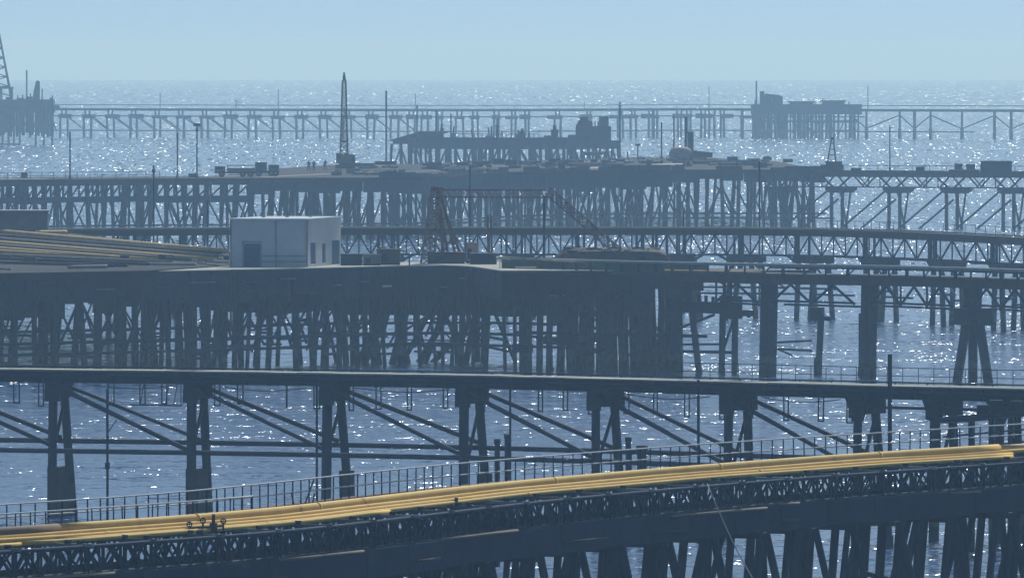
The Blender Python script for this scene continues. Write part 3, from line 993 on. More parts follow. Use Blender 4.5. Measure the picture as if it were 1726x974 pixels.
for k in range(14):
    a, z = R3.uniform(0, p3b.a_at(1080)), R3.uniform(1.2, 6.2)
    box('landing', p3b.P(a, 0.2, z), (R3.uniform(0.8, 2.6), 1.2, R3.uniform(0.12, 0.9)), R3.choice(('dark_steel', 'rust', 'dark_steel')), pl3b, p3b.u(a))
for z, b in ((3.2, 2.6),):
    tube('waling', p3b.line(0, p3b.a_at(1150), b, z), 0.15, 'dark_steel', pl3b, N=8)
for c0, c1, r_, m_ in ((967, 990, 474, 'tan_paint'), (967, 990, 480, 'tan_paint'), (925, 953, 498, 'old_concrete'), (1030, 1088, 500, 'old_concrete'), (868, 904, 451, 'concrete'), (645, 660, 482.5, 'concrete')):
    y = p3b.P(5, -0.5, 0).y - 0.6
    beam('catwalk', at_depth(c0, r_, y), at_depth(c1, r_ - 0.3, y), 0.7, 0.14, m_, pl3b)
railing(p3b, 0.2, p3b.a_at(1010), 0.15, 9.0, 1.0, pl3b, pitch=1.4, r=0.03, m_post='green_paint', m_rail='green_paint')
# upturned hull
hb = at(1030, 444, 9.0)
hv, hf = [], []
prof = ((0.0, -0.9), (0.5, -0.85), (1.05, -0.62), (1.28, -0.25), (1.32, 0.0), (1.28, 0.25), (1.05, 0.62), (0.5, 0.85), (0.0, 0.9))
stn = ((-5.6, 0.15, 0.55), (-5.0, 0.6, 0.8), (-4.2, 0.88, 0.95), (-3.0, 1.0, 1.0), (0, 1.03, 1.02), (3.4, 1.0, 1.0), (4.4, 0.92, 0.95), (5.0, 0.7, 0.8), (5.4, 0.3, 0.5))
for x, hz, wy in stn:
    for z, y in prof:
        hv.append(hb + Vector((x, 1.6 * y * wy, 1.05 * z * hz)))
n = len(prof)
for i in range(len(stn) - 1):
    for k in range(n - 1):
        hf.append((i * n + k, (i + 1) * n + k, (i + 1) * n + k + 1, i * n + k + 1))
hf += [tuple(range(n)), tuple(range(len(hv) - 1, len(hv) - n - 1, -1))]
hull = thing('upturned_hull', 'long brown upturned hull lying on deck under the drooping crane boom', 'hull', hb)
mesh('hull_shell', hv, hf, 'rust', hull, smooth=False)
bar('keel', hb + Vector((-4.3, 0, 1.36)), hb + Vector((4.6, 0, 1.38)), 0.07, 'tan_paint', hull)
for x in (-3, -1, 1, 3):
    bar('rib', hb + Vector((x, -1.46, 0.1)), hb + Vector((x, -0.5, 1.33)), 0.05, 'rust', hull)

for k in range(60):                                     # torn plates and scrap over the hull
    x = R3.uniform(-5.0, 5.0)
    y = R3.uniform(-1.7, 0.6)
    z = 0.1 + 1.25 * (1 - min(1, (y / 1.6) ** 2)) * (1 if abs(x) < 4 else 0.6)
    c = hb + Vector((x, y, max(0.0, z - 0.1)))
    if k % 3:
        box('torn_plate', c, (R3.uniform(0.3, 1.4), R3.uniform(0.2, 0.6), R3.uniform(0.08, 0.3)), R3.choice(('rust', 'dark_steel', 'brown_deck', 'tan_paint' if k % 9 == 1 else 'rust')), hull, Vector((1, R3.uniform(-0.5, 0.5), 0)))
    else:
        bar('scrap_bar', c, c + Vector((R3.uniform(-1, 1), R3.uniform(-0.4, 0.4), R3.uniform(0.05, 0.5))), 0.05, 'rust', hull)
# long pale pipe on stub posts and the pier to the right
p3r = Path([(1120, 456.5), (1294, 460.5), (1510, 464), (1726, 470), (1840, 473.5), (2080, 481)], 9.0)
pr = thing('side_pier', 'dark pier with deep beam running right from the wellhead platform', 'pier', p3r.P(20, 1, 0))
strip('deck', p3r, 0, p3r.L, 0, 2.6, 8.88, 9.0, 'old_concrete', pr)
tube('kerb', p3r.line(0, p3r.a_at(1290), 0.05, 9.06), 0.08, 'tan_paint', pr, N=5)
strip('side_beam', p3r, 0, p3r.L, 0.05, 0.35, 8.05, 8.87, 'rust', pr)
strip('side_beam', p3r, 0, p3r.L, 2.2, 2.5, 8.05, 8.87, 'dark_steel', pr)
pq = Path([(838, 434.5), (1000, 440), (1294, 446.5), (1510, 450), (1726, 456), (1840, 459), (2080, 466)], 9.85)
lp = thing('raised_pipe', 'long pale pipe carried on stub posts above the dark side pier', 'pipe', pq.P(10, 0, 9))
tube('pipe_run', pq.line(0, pq.L, 0, 9.85), 0.14, 'cream_paint', lp)
tube('pipe_run', pq.line(pq.a_at(1290), pq.L, 0.5, 9.62), 0.09, 'dark_steel', lp)
for k in range(60):
    a = 1.0 + k * 2.35
    if a > pq.L - 1:
        break
    p = pq.P(a, 0.1, 9.75)
    bar('stub_post', (p.x, p.y, 8.95), p, 0.09 if k % 3 else 0.16, 'dark_steel', lp)
    if k % 2:
        bar('stub_brace', (p.x, p.y, 9.0), pq.P(a + 0.9, 0.1, 9.75), 0.06, 'dark_steel', lp)
# its bents
def legs(c, spread, zc, r, ztop, b0=0.4, b1=2.2, n=2, parent=None, path=None, m='pile_steel'):
    path = path or p3r
    a = path.a_at(c, 1.2)
    g = sub('pile_bent', path.P(a, 1.2, 0), parent)
    return a, g
for c, r, rr in ((1140, 0.5, 0.5), (1290, 0.42, 0.5), (1304, 0.42, 0.3), (1459, 0.4, 0.55), (1472, 0.42, 0.4), (1850, 0.4, 0.4), (1864, 0.42, 0.4), (2010, 0.45, 0.4)):
    a = p3r.a_at(c, 1.2)
    bar('pile', p3r.P(a, 1.2, 8.1), p3r.P(a, 1.2 - 0.3, -2.5), r, 'pile_steel', pr)
a = p3r.a_at(1640, 1.2)
g = sub('pile_bent', p3r.P(a, 1.2, 0), pr)
for s in (-0.9, 0, 0.95):
    bar('column', p3r.P(a + s, 1.2, 8.1), p3r.P(a + s * 0.8, 1.2, 6.0), 0.3, 'pile_steel', g)
box('cap', p3r.P(a, 1.2, 5.0), (2.6, 2.2, 1.3), 'pile_steel', g, p3r.u(a))
box('ledge', p3r.P(a, 1.0, 4.85), (4.0, 1.6, 0.42), 'pile_steel', g, p3r.u(a))
for s, e in ((-0.95, -2.25), (0.0, 0.1), (1.0, 2.5)):
    bar('pile', p3r.P(a + s, 1.2, 5.0), p3r.P(a + e * 1.25, 1.1, -2.5), 0.42, 'pile_steel', g)
for c0, c1 in ((1222, 1290), (1312, 1452), (1480, 1620), (1655, 1800), (1820, 2060)):
    a0, a1 = p3r.a_at(c0, 1.2), p3r.a_at(c1, 1.2)
    n = max(1, int(round((a1 - a0) / 4)))
    for k in range(n):
        x0, x1 = a0 + (a1 - a0) * k / n, a0 + (a1 - a0) * (k + 1) / n
        xm = (x0 + x1) / 2
        bar('diagonal', p3r.P(x0, 0.2, 6.4), p3r.P(xm, 0.2, 8.05), 0.12, 'pile_steel', pr)
        bar('diagonal', p3r.P(xm, 0.2, 8.05), p3r.P(x1, 0.2, 6.4), 0.12, 'pile_steel', pr)
        bar('upright', p3r.P(x0, 0.2, 6.3), p3r.P(x0, 0.2, 8.05), 0.1, 'pile_steel', pr)
    for z, b in ((6.6, 0.2), (6.25, 2.0)):
        bar('strut', p3r.P(a0, b, z), p3r.P(a1, b, z - 0.1), 0.1, 'pile_steel', pr)
# low dock arm with its own piles
da = thing('dock_arm', 'dark stub of an old jetty arm below the side pier, on two legs', 'jetty', at_depth(1225, 625, 1030))
Yd = 1030
def dp(c, r_, dy=0.0):
    return at_depth(c, r_, Yd + dy)
beam('arm_beam', dp(1150, 517), dp(1250, 520), 1.6, 1.0, 'dark_steel', da)
box('arm_head', dp(1232, 537), (2.0, 2.0, 2.0), 'dark_steel', da)
beam('arm_tip', dp(1240, 527.5), dp(1271, 528), 1.4, 0.5, 'dark_steel', da)
for c, c2 in ((1218, 1216), (1239, 1238)):
    bar('pile', dp(c, 536), dp(c2, 650), 0.3, 'pile_steel', da)
bar('brace', dp(1236, 540), dp(1219, 590), 0.13, 'pile_steel', da)
bar('raked_pile', dp(1163, 500), dp(1181, 650), 0.3, 'pile_steel', da)
bar('brace', dp(1145, 553), dp(1205, 530), 0.13, 'pile_steel', da)
bar('strut', dp(1146, 580.5), dp(1214, 580), 0.1, 'pile_steel', da)
bar('strut', dp(1146, 592), dp(1240, 594), 0.14, 'pile_steel', da)
bar('pole', dp(1221, 474), dp(1221, 505), 0.16, 'pile_steel', da)
bar('pole', dp(1231, 474), dp(1231, 505), 0.16, 'pile_steel', da)
for c, r_ in ((1190, 498), (1202, 500), (1178, 497), (1262, 523)):
    bar('bollard', dp(c, r_ + 12), dp(c, r_), 0.16, 'dark_steel', da)
ob = thing('lone_pile', 'lone leaning pile with a broken head between two thick pier legs', 'pile', at_depth(1381, 625, 1025))
bar('pile_shaft', at_depth(1384, 538, 1025), at_depth(1378, 650, 1025), 0.3, 'pile_steel', ob)
box('pile_head', at_depth(1378, 540, 1025), (1.0, 1.0, 1.15), 'pile_steel', ob, Vector((1, -0.3, 0)))
beam('head_plate', at_depth(1388, 536, 1025), at_depth(1400, 538, 1025), 0.8, 0.4, 'pile_steel', ob)
bar('pile_sleeve', at_depth(1379, 603, 1025), at_depth(1378, 660, 1025), 0.38, 'pile_steel', ob)
bar('tie', at_depth(1308, 577, 1027), at_depth(1368, 574, 1025.5), 0.1, 'pile_steel', ob)
bar('tie', at_depth(1308, 588, 1027), at_depth(1368, 591, 1025.5), 0.1, 'pile_steel', ob)
bar('tie', at_depth(1310, 588, 1027), at_depth(1336, 599, 1026), 0.08, 'pile_steel', ob)

# ---------------------------------------------------------------- truss pier behind
R4 = random.Random(44)
p4 = Path([(-340, 391), (-90, 389), (300, 386.5), (570, 385.5), (864, 385.5), (1294, 386.5), (1510, 392), (1726, 402.5), (1850, 410), (2080, 427)], 9.4)
t4 = thing('truss_pier', 'lattice truss pier with brown deck passing behind the white building and red crane', 'pier', p4.P(40, 1, 0))
strip('deck', p4, 0, p4.L, 0, 3.2, 9.25, 9.4, 'brown_deck', t4)
tube('kerb', p4.line(0, p4.L, 0.05, 9.46), 0.09, 'timber', t4, N=5)
tube('kerb', p4.line(0, p4.L, 3.1, 9.5), 0.08, 'old_concrete', t4, N=5)
strip('side_beam', p4, 0, p4.L, 0.06, 0.3, 8.72, 9.24, 'rust', t4)
strip('side_beam', p4, 0, p4.L, 2.8, 3.05, 8.72, 9.24, 'dark_steel', t4)
for b, singly in ((0.15, True), (2.9, False)):
    g = sub('truss_girder', p4.P(0, b, 6.6), t4)
    tube('bottom_chord', p4.line(0, p4.L, b, 6.62), 0.1, 'dark_steel', g, N=6)
    rest = []
    for k in range(90):
        x0, x1 = p4.a_at(225 + 20 * k, b), p4.a_at(245 + 20 * k, b)
        d = (p4.P(x0, b, 8.8), p4.P(x1, b, 6.62)) if k % 2 else (p4.P(x0, b, 6.62), p4.P(x1, b, 8.8))
        rest2 = [(d[0], d[1], 0.075)]
        if k % 2 == 0 or not singly:
            rest2.append((p4.P(x0, b, 6.62), p4.P(x0, b, 8.8), 0.08))
        for q in rest2:
            if singly:
                bar('web_member', q[0], q[1], q[2], 'dark_steel', g)
            else:
                rest.append(q)
    if rest:
        many('web_members', rest, 'dark_steel', g, N=4)
for c in (205, 318, 430, 545, 655, 765, 875, 985, 1095, 1146, 1258, 1371, 1484, 1597, 1700, 1808, 1915, 2020):
    a = p4.a_at(c, 1.5)
    g = sub('pile_bent', p4.P(a, 1.5, 0), t4)
    box('cap', p4.P(a, 1.5, 5.85), (3.3, 3.0, 0.68), 'dark_steel', g, p4.u(a))
    for s in (-1, 1):
        bar('knee', p4.P(a + s * 1.6, 0.2, 6.1), p4.P(a + s * 2.6, 0.2, 6.62), 0.14, 'dark_steel', g)
    for k in range(4):
        x = a + R4.uniform(-1.4, 1.4)
        bar('column', p4.P(x, 0.1, 6.5), p4.P(x, 0.1, 8.8), 0.14, 'dark_steel', g)
    if c > 1100:
        for s in (-1, 1):
            for b in (0.4, 2.6):
                bar('pile', p4.P(a + s * 1.1, b, 6.0), p4.P(a + s * R4.uniform(1.6, 2.3), b, -2.5), 0.3, 'pile_steel', g)
        bar('strut', p4.P(a - 1.5, 0.4, 3.2), p4.P(a + 5.5, 0.4, 3.2), 0.12, 'pile_steel', g)
        bar('strut', p4.P(a - 1.5, 2.6, 2.5), p4.P(a + 5.5, 2.6, 2.5), 0.12, 'pile_steel', g)
        bar('brace', p4.P(a + 1.2, 0.4, 5.8), p4.P(a + 5.2, 0.4, 3.2), 0.11, 'pile_steel', g)
    else:
        for s in (-1, 1):
            bar('pile', p4.P(a + s * 1.1, 1.5, 6.0), p4.P(a + s * 1.7, 1.5, -2.5), 0.32, 'pile_steel', g)
railing(p4, p4.a_at(1255), p4.a_at(1475), 3.0, 9.4, 0.95, t4, pitch=1.6, r=0.03, m_rail='dark_steel', mids=())
railing(p4, p4.a_at(1545), p4.L, 3.0, 9.4, 0.95, t4, pitch=3.2, r=0.03, m_rail='dark_steel', mids=())

# ---------------------------------------------------------------- the working platform farther out
R5 = random.Random(55)
p5 = Path([(-340, 306.5), (-110, 304.5), (0, 303.5), (260, 301), (440, 300.5), (560, 299.5), (700, 298.5), (840, 291), (1000, 287), (1250, 286), (1390, 286.5)], 9.0)
t5 = thing('work_platform', 'wide dark piled platform carrying the tall crane, trucks and round tank', 'platform', p5.P(60, 4, 0))
back = [(-340, 302.4), (-110, 300.2), (0, 299), (355, 297), (430, 290), (470, 284), (560, 278), (680, 276.5), (760, 278), (900, 271), (1000, 267.5), (1130, 265.5), (1210, 267), (1310, 272), (1345, 279), (1390, 283)]
front = p5.line(0, p5.L, 0, 0, 12)
out = [p.to_2d() for p in front] + [at(x, y, 9.0).to_2d() for x, y in back[::-1]]
slab('deck', out, 8.5, 9.0, 'tar_deck', t5)
# paler road strips and planks on the deck
for k, (x0, y0, x1, y1, w, mt) in enumerate(((-90, 302.5, 78, 301.8, 5, 'concrete'), (990, 284, 1190, 274, 5, 'concrete'), (800, 282, 960, 276, 3, 'old_concrete'), (676, 290, 820, 285, 3, 'old_concrete'),
                                             (676, 297.4, 735, 296, 2.2, 'concrete'), (440, 299, 560, 293, 3, 'timber'), (355, 298.6, 405, 296.6, 4, 'timber'), (600, 281, 640, 279, 4, 'timber'), (900, 276.5, 1060, 270.5, 4, 'old_concrete'))):
    p, q = at(x0, y0, 9.01), at(x1, y1, 9.01)
    beam('road_strip', p, q, w, 0.06, mt, t5)
# left arm: truss under the deck, caps, piles; centre: deep girders; everywhere rows of piles
a = 0.0
while a < p5.L:
    e = min(a + R5.uniform(3, 6), p5.L)
    c = col_of(p5.P((a + e) / 2, 0, 9))
    if c > 430:
        strip('side_panel', p5, a, e - 0.05, 0.2, 0.5, R5.uniform(6.4, 7.2) if c < 700 else R5.uniform(5.6, 6.6) if c < 1150 else R5.uniform(6.8, 7.6), 8.49, 'dark_steel', t5)
    else:
        strip('side_panel', p5, a, e - 0.05, 0.2, 0.5, 8.0, 8.49, 'dark_steel', t5)
        strip('lower_girder', p5, a, e - 0.05, 0.2, 0.6, R5.uniform(5.3, 5.6), 6.4, 'dark_steel', t5)
        for k in range(3):
            x = a + (e - a) * k / 3
            bar('upright', p5.P(x, 0.3, 6.3), p5.P(x, 0.3, 8.1), 0.17, 'dark_steel', t5)
            bar('diagonal', p5.P(x, 0.3, 6.3), p5.P(x + (e - a) / 3, 0.3, 8.1), 0.14, 'dark_steel', t5)
    a = e
rest = []
for ri, b in enumerate((0.6, 4.5, 10)):
    c = -320 + 9 * ri
    prev = None
    while c < 1385:
        a = p5.a_at(c, b, 5)
        r = R5.uniform(0.17, 0.34)
        bar('pile', p5.P(a, b, 8.5), p5.P(a + R5.uniform(-0.9, 0.9), b, -2.5), r, 'pile_steel', t5)
        if prev is not None and R5.random() < 0.8:
            z0, z1 = (1.0, 6.4) if R5.random() < 0.5 else (6.4, 1.0)
            rest.append((p5.P(prev, b, z0), p5.P(a, b, z1), 0.14))
        prev = a
        c += R5.uniform(13, 32) if c < 500 or c > 1100 else R5.uniform(10, 24)
many('pile_braces', rest, 'pile_steel', t5, N=8)
for z, b in ((2.0, 0.5), (1.2, 4.4)):
    tube('waling', p5.line(0, p5.L, b, z), 0.16, 'pile_steel', t5, N=6)
# bright new braces leaning between the piles
for x, y0, x1, y1 in ((975, 346, 985, 326), (950, 339, 958, 329), (1118, 347, 1127, 330), (890, 350, 895, 342), (1007, 341, 1013, 330), (1060, 345, 1067, 332)):
    Y = p5.P(p5.a_at(x), -0.4, 0).y
    bar('pale_brace', at_depth(x, y0, Y), at_depth(x1, y1, Y), 0.13, 'concrete', t5)
railing(p5, 0.5, p5.a_at(270, 4), 4.2, 9.0, 1.0, t5, pitch=2.2, r=0.045, m_rail='dark_steel', mids=(0.5,))
# trestle going on to the right
p5r = Path([(1375, 287), (1560, 288), (1726, 289), (1850, 290), (2080, 291.5)], 9.0)
t5r = thing('trestle_bridge', 'hazy trestle with trapezoid caps and slanting double braces at the right', 'trestle', p5r.P(20, 1, 0))
strip('deck', p5r, 0, p5r.L, 0, 4.5, 8.7, 9.0, 'brown_deck', t5r)
strip('side_beam', p5r, 0, p5r.L, 0.1, 0.4, 7.95, 8.69, 'rust', t5r)
strip('side_beam', p5r, 0, p5r.L, 4.0, 4.3, 8.0, 8.69, 'dark_steel', t5r)
tube('guard_rail', p5r.line(0, p5r.L, 4.2, 9.75), 0.05, 'dark_steel', t5r, N=5)
for k in range(24):
    a = k * 3.0
    if a < p5r.L:
        bar('guard_post', p5r.P(a, 4.2, 8.95), p5r.P(a, 4.2, 9.75), 0.05, 'dark_steel', t5r)
CX = (1318, 1417, 1514, 1611, 1707, 1803, 1900, 1997)
for i, c in enumerate(CX):
    a = p5r.a_at(c, 2)
    g = sub('pile_bent', p5r.P(a, 2, 0), t5r)
    v = []
    for b in (0.2, 4.2):
        for s, z in ((-1.2, 5.4), (1.2, 5.4), (1.9, 5.9), (1.9, 6.35), (-1.9, 6.35), (-1.9, 5.9)):
            v.append(p5r.P(a + s, b, z))
    mesh('cap', v, [(0, 1, 2, 3, 4, 5), (11, 10, 9, 8, 7, 6)] + [(k, k + 6, (k + 1) % 6 + 6, (k + 1) % 6) for k in range(6)], 'dark_steel', g)
    for s in (-1, 1):
        bar('knee', p5r.P(a + s * 0.5, 0.3, 6.3), p5r.P(a + s * 2.6, 0.3, 8.1), 0.17, 'dark_steel', g)
        bar('knee', p5r.P(a + s * 0.3, 0.3, 8.1), p5r.P(a + s * 2.0, 0.3, 6.3), 0.13, 'dark_steel', g)
        bar('pile', p5r.P(a + s * 0.95, 0.6, 5.5), p5r.P(a + s * 0.95, 0.6, -2.5), 0.3, 'pile_steel', g)
        bar('raked_pile', p5r.P(a + s * 0.9, 3.8, 5.5), p5r.P(a + s * 0.9 + 1.7 * (1 if s < 0 else -0.7), 3.8, -2.5), 0.17, 'pile_steel', g)
    if i:
        a2 = p5r.a_at(CX[i - 1], 2)
        for b, dz in ((0.3, 0), (3.9, 0.25)):
            bar('diagonal', p5r.P(a - 1.3, b, 5.9 - dz * 6), p5r.P(a2 + 0.7, b, -0.4 - dz * 6), 0.17, 'pile_steel', t5r)
        am = (a + a2) / 2
        bar('bottom_chord', p5r.P(a2, 0.3, 6.35), p5r.P(a, 0.3, 6.35), 0.1, 'dark_steel', t5r)
        for s in (-1, 1):
            bar('web_member', p5r.P(am + s * 0.2, 0.3, 6.4), p5r.P(am + s * 1.9, 0.3, 8.1), 0.13, 'dark_steel', t5r)
            bar('web_member', p5r.P(am + s * 0.5, 0.3, 6.4), p5r.P(am - s * 1.1, 0.3, 8.1), 0.1, 'dark_steel', t5r)
            bar('web_member', p5r.P(am + s * 1.0, 3.9, 6.4), p5r.P(am + s * 1.0, 3.9, 8.1), 0.1, 'dark_steel', t5r)

# low dark bulwark and scattered fittings break the deck edge
a = p5.a_at(640)
while a < p5.a_at(1370):
    e = a + R5.uniform(2, 7)
    if R5.random() < 0.8:
        strip('bulwark', p5, a, e - 0.1, 0.3, 0.5, 9.0, 9.0 + R5.uniform(0.3, 0.85), 'dark_steel', t5)
    a = e
for k in range(110):
    c = R5.uniform(560, 1340)
    lo = 299 if c < 700 else 291 if c < 850 else 286
    p = at(c, R5.uniform(268 if c > 950 else 275 if c > 800 else 279, lo - 1), 9.0)
    if col_of(p) < 600 and row_of(p) < 288:
        continue
    if R5.random() < 0.5:
        d_ = Vector((1, R5.uniform(-3, 3), 0)).normalized() * R5.uniform(1.0, 5.0)
        bar('loose_pipe', p + Vector((0, 0, 0.3)), p + d_ + Vector((0, 0, 0.3)), R5.uniform(0.15, 0.35), R5.choice(('rust', 'dark_steel', 'old_concrete', 'timber')), t5)
    else:
        box('deck_fitting', p, (R5.uniform(0.4, 2.6), R5.uniform(0.6, 3.0), R5.uniform(0.3, 1.1)), R5.choice(('rust', 'dark_steel', 'dark_steel', 'old_concrete')), t5, Vector((1, R5.uniform(-0.5, 0.5), 0)))
# --- crawler crane
cb = at(582, 284, 9.0)
s_ = F / cb.y
ck = thing('crawler_crane', 'tall crawler crane with upright lattice boom on the work platform', 'crane', cb)
for d in (-1.0, 1.0):
    box('crawler_track', cb + Vector((0, d, 0)), (3.2, 0.6, 0.6), 'rubber', ck)
box('undercarriage', cb + Vector((0, 0, 0.35)), (2.0, 1.4, 0.4), 'dark_steel', ck)
box('machine_house', cb + Vector((0.25, 0, 0.75)), (2.7, 2.0, 1.5), 'crane_paint', ck)
box('counterweight', cb + Vector((1.4, 0, 0.8)), (0.5, 2.2, 1.0), 'rust', ck)
cab_ = box('cab', cb + Vector((-1.0, -0.6, 0.78)), (0.9, 1.0, 1.7), 'crane_paint', ck)
box('cab_window', cb + Vector((-1.02, -1.11, 1.5)), (0.6, 0.05, 0.6), 'glass', ck)
box('gantry', cb + Vector((0.2, 0, 2.1)), (0.7, 0.8, 0.4), 'rust', ck)
tipz = at_depth(580, 136, cb.y)
lattice('boom', at_depth(580, 262, cb.y), tipz, 1.2, ck, 'crane_paint', 15, r=0.13, lr=0.06, w2=0.55)
box('boom_head', tipz - Vector((0, 0, 0.1)), (0.45, 0.5, 0.9), 'dark_steel', ck)
bar('boom_peak', tipz + Vector((0, 0, 0.7)), at_depth(580, 122.5, cb.y), 0.16, 'dark_steel', ck)
box('boom_collar', at_depth(580, 240, cb.y), (1.05, 1.05, 0.35), 'dark_steel', ck)
bar('hoist_rope', tipz + Vector((0.3, -0.4, 0.4)), at_depth(584, 262, cb.y - 0.6), 0.03, 'dark_steel', ck)
bar('pendant', tipz + Vector((0.2, 0.2, 0.5)), cb + Vector((0.5, 0, 2.5)), 0.03, 'dark_steel', ck)

# --- trucks
def truck(label, c, r_, L, hc, hb, m, canopy=False, flip=1):
    p = at(c, r_, 9.0)
    t = thing('truck', label, 'truck', p, 'trucks parked on the work platform')
    box('chassis', p + Vector((0, 0, 0.55)), (L, 1.5, 0.25), 'dark_steel', t)
    box('cab', p + Vector((-flip * (L / 2 - 0.8), 0, 0.62)), (1.6, 1.9, hc), m, t)
    box('windscreen', p + Vector((-flip * (L / 2 - 0.72), -0.97, 0.62 + hc * 0.55)), (1.0, 0.05, hc * 0.35), 'glass', t)
    box('cargo_bed', p + Vector((flip * 0.9, 0, 0.8)), (L - 2.0, 2.0, hb), m, t)
    if canopy:
        box('canopy', p + Vector((flip * 1.0, 0, 0.8 + hb + 0.35)), (L - 1.6, 2.1, 0.12), 'dark_steel', t)
        for s in (-1, 1):
            bar('canopy_post', p + Vector((flip * 1.0 + s * (L / 2 - 1.0), -0.9, 0.8 + hb)), p + Vector((flip * 1.0 + s * (L / 2 - 1.0), -0.9, 0.8 + hb + 0.4)), 0.06, 'dark_steel', t)
    for x in (-L * 0.33, L * 0.18, L * 0.36):
        for d in (-0.85, 0.85):
            q = p + Vector((x, d, 0.48))
            w = bar('wheel', q - Vector((0, 0.14, 0)), q + Vector((0, 0.14, 0)), 0.48, 'rubber', t)
            bar('rim', q - Vector((0, 0.15, 0)), q + Vector((0, 0.15, 0)), 0.24, 'old_concrete', w)
    return t
truck('grey flatbed truck with thin canopy left of the crane', 397, 298.5, 6.3, 1.0, 0.55, 'old_concrete', canopy=True)
truck('dark box truck between the flatbed truck and the standing people', 450, 297.5, 3.7, 1.15, 1.35, 'green_paint', flip=-1)
# --- people
def person(label, c, r_, h, sway=0.0, stride=0.18):
    p = at(c, r_, 9.0)
    k = h / 1.75
    J = [(0, 0, 0.95, 0.15), (0.0, 0, 1.15, 0.14), (sway, 0, 1.4, 0.17), (sway, 0, 1.52, 0.065), (sway, 0, 1.6, 0.09), (sway, -0.02, 1.7, 0.085),
         (-0.1, 0, 0.88, 0.11), (-0.1 - stride * 0.4, 0.03, 0.48, 0.075), (-0.1 - stride * 0.8, 0.05, 0.08, 0.05), (-0.1 - stride * 0.8, -0.12, 0.03, 0.045),
         (0.1, 0, 0.88, 0.11), (0.1 + stride * 0.4, -0.04, 0.48, 0.075), (0.1 + stride * 0.6, -0.05, 0.08, 0.05), (0.1 + stride * 0.6, -0.2, 0.03, 0.045),
         (-0.2 + sway, 0, 1.42, 0.075), (-0.27 + sway, 0.02, 1.15, 0.055), (-0.26, -0.1, 0.9, 0.045), (-0.25, -0.13, 0.8, 0.04),
         (0.2 + sway, 0, 1.42, 0.075), (0.28 + sway, 0.02, 1.15, 0.055), (0.22, -0.15, 0.95, 0.045), (0.18, -0.2, 0.87, 0.04)]
    E = [(0, 1), (1, 2), (2, 3), (3, 4), (4, 5), (0, 6), (6, 7), (7, 8), (8, 9), (0, 10), (10, 11), (11, 12), (12, 13), (2, 14), (14, 15), (15, 16), (16, 17), (2, 18), (18, 19), (19, 20), (20, 21)]
    me = bpy.data.meshes.new('person_body')
    me.from_pydata([(x * k, y * k, z * k) for x, y, z, r in J], E, [])
    me.materials.append(MATS['cloth'])
    o = bpy.data.objects.new('body', me)
    t = thing('person', label, 'person', p, 'people standing on the work platform')
    col.objects.link(o)
    hang(o, Matrix.Translation(p), t)
    o.modifiers.new('skin', 'SKIN')
    o.modifiers.new('smooth', 'SUBSURF').levels = 1
    for i, (x, y, z, r) in enumerate(J):
        me.skin_vertices[0].data[i].radius = (r * k, r * k)
    me.skin_vertices[0].data[0].use_root = True
    hv, hf = [], []
    hc = p + Vector((sway * k, -0.015, 1.66 * k))
    for i in range(5):                                  # a close cap of hair
        ph = math.pi / 2 * i / 4
        for j in range(8):
            th = 2 * math.pi * j / 8
            hv.append(hc + Vector((0.098 * math.cos(ph) * math.cos(th), 0.105 * math.cos(ph) * math.sin(th) + 0.015, 0.11 * math.sin(ph) + 0.0)))
    for i in range(4):
        for j in range(8):
            hf.append((i * 8 + j, i * 8 + (j + 1) % 8, i * 8 + 8 + (j + 1) % 8, i * 8 + 8 + j))
    mesh('hair', hv, hf, 'rubber', t, smooth=True)
person('person in dark clothes standing, left one of the pair beside the crane', 520.5, 290, 1.85)
person('person in dark clothes, slimmer right one of the pair beside the crane', 529, 289.5, 1.75, stride=0.08)
person('person in dark clothes standing alone next to the crane tracks', 548, 287, 1.65, 0.05)
# --- round tank with stack and shed
tk = at(1147, 270.5, 9.0)
tt = thing('domed_tank', 'pinkish round-topped tank at the rear of the work platform', 'tank', tk)
v, fc = [], []
prof = ((0, 2.0), (1.2, 2.0), (1.7, 1.9), (2.1, 1.55), (2.35, 0.9), (2.4, 0.01))
N = 20
for z, r in prof:
    for k in range(N):
        v.append(tk + Vector((r * math.cos(2 * math.pi * k / N), r * math.sin(2 * math.pi * k / N), z)))
for i in range(len(prof) - 1):
    for k in range(N):
        fc.append((i * N + k, i * N + (k + 1) % N, (i + 1) * N + (k + 1) % N, (i + 1) * N + k))
mesh('tank_shell', v, fc, 'pink_paint', tt, smooth=True)
bar('tank_band', tk + Vector((0, 0, 0.0)), tk + Vector((0, 0, 0.2)), 2.06, 'rust', tt)
for x, h in ((-1.2, 3.3), (0.8, 2.9)):
    bar('vent_pipe', tk + Vector((x, 0, 1.5)), tk + Vector((x, 0, h)), 0.12, 'rust', tt)
sk = at(1164, 270, 9.0)
sc_ = thing('exhaust_stack', 'dark upright stack between round tank and shed', 'stack', sk)
bar('stack_shaft', sk, at_depth(1164, 223, sk.y), 0.55, 'dark_steel', sc_)
bar('stack_base', sk, sk + Vector((0, 0, 0.6)), 0.8, 'dark_steel', sc_)
bar('stack_rim', at_depth(1164, 224.5, sk.y), at_depth(1164, 222, sk.y), 0.62, 'dark_steel', sc_)
sh = at(1185, 270.5, 9.0)
sd = thing('shed', 'low brown shed right of the upright stack', 'shed', sh)
box('shed_wall', sh, (3.2, 4, 1.25), 'rust', sd)
v = [sh + Vector((x, y, z)) for x, z in ((-1.75, 1.25), (1.75, 1.25), (1.75, 1.35), (-1.75, 1.75)) for y in (-2.2, 2.2)]
mesh('shed_roof', v, [(0, 2, 4, 6), (7, 5, 3, 1), (0, 1, 3, 2), (2, 3, 5, 4), (4, 5, 7, 6), (6, 7, 1, 0)], 'brown_deck', sd)
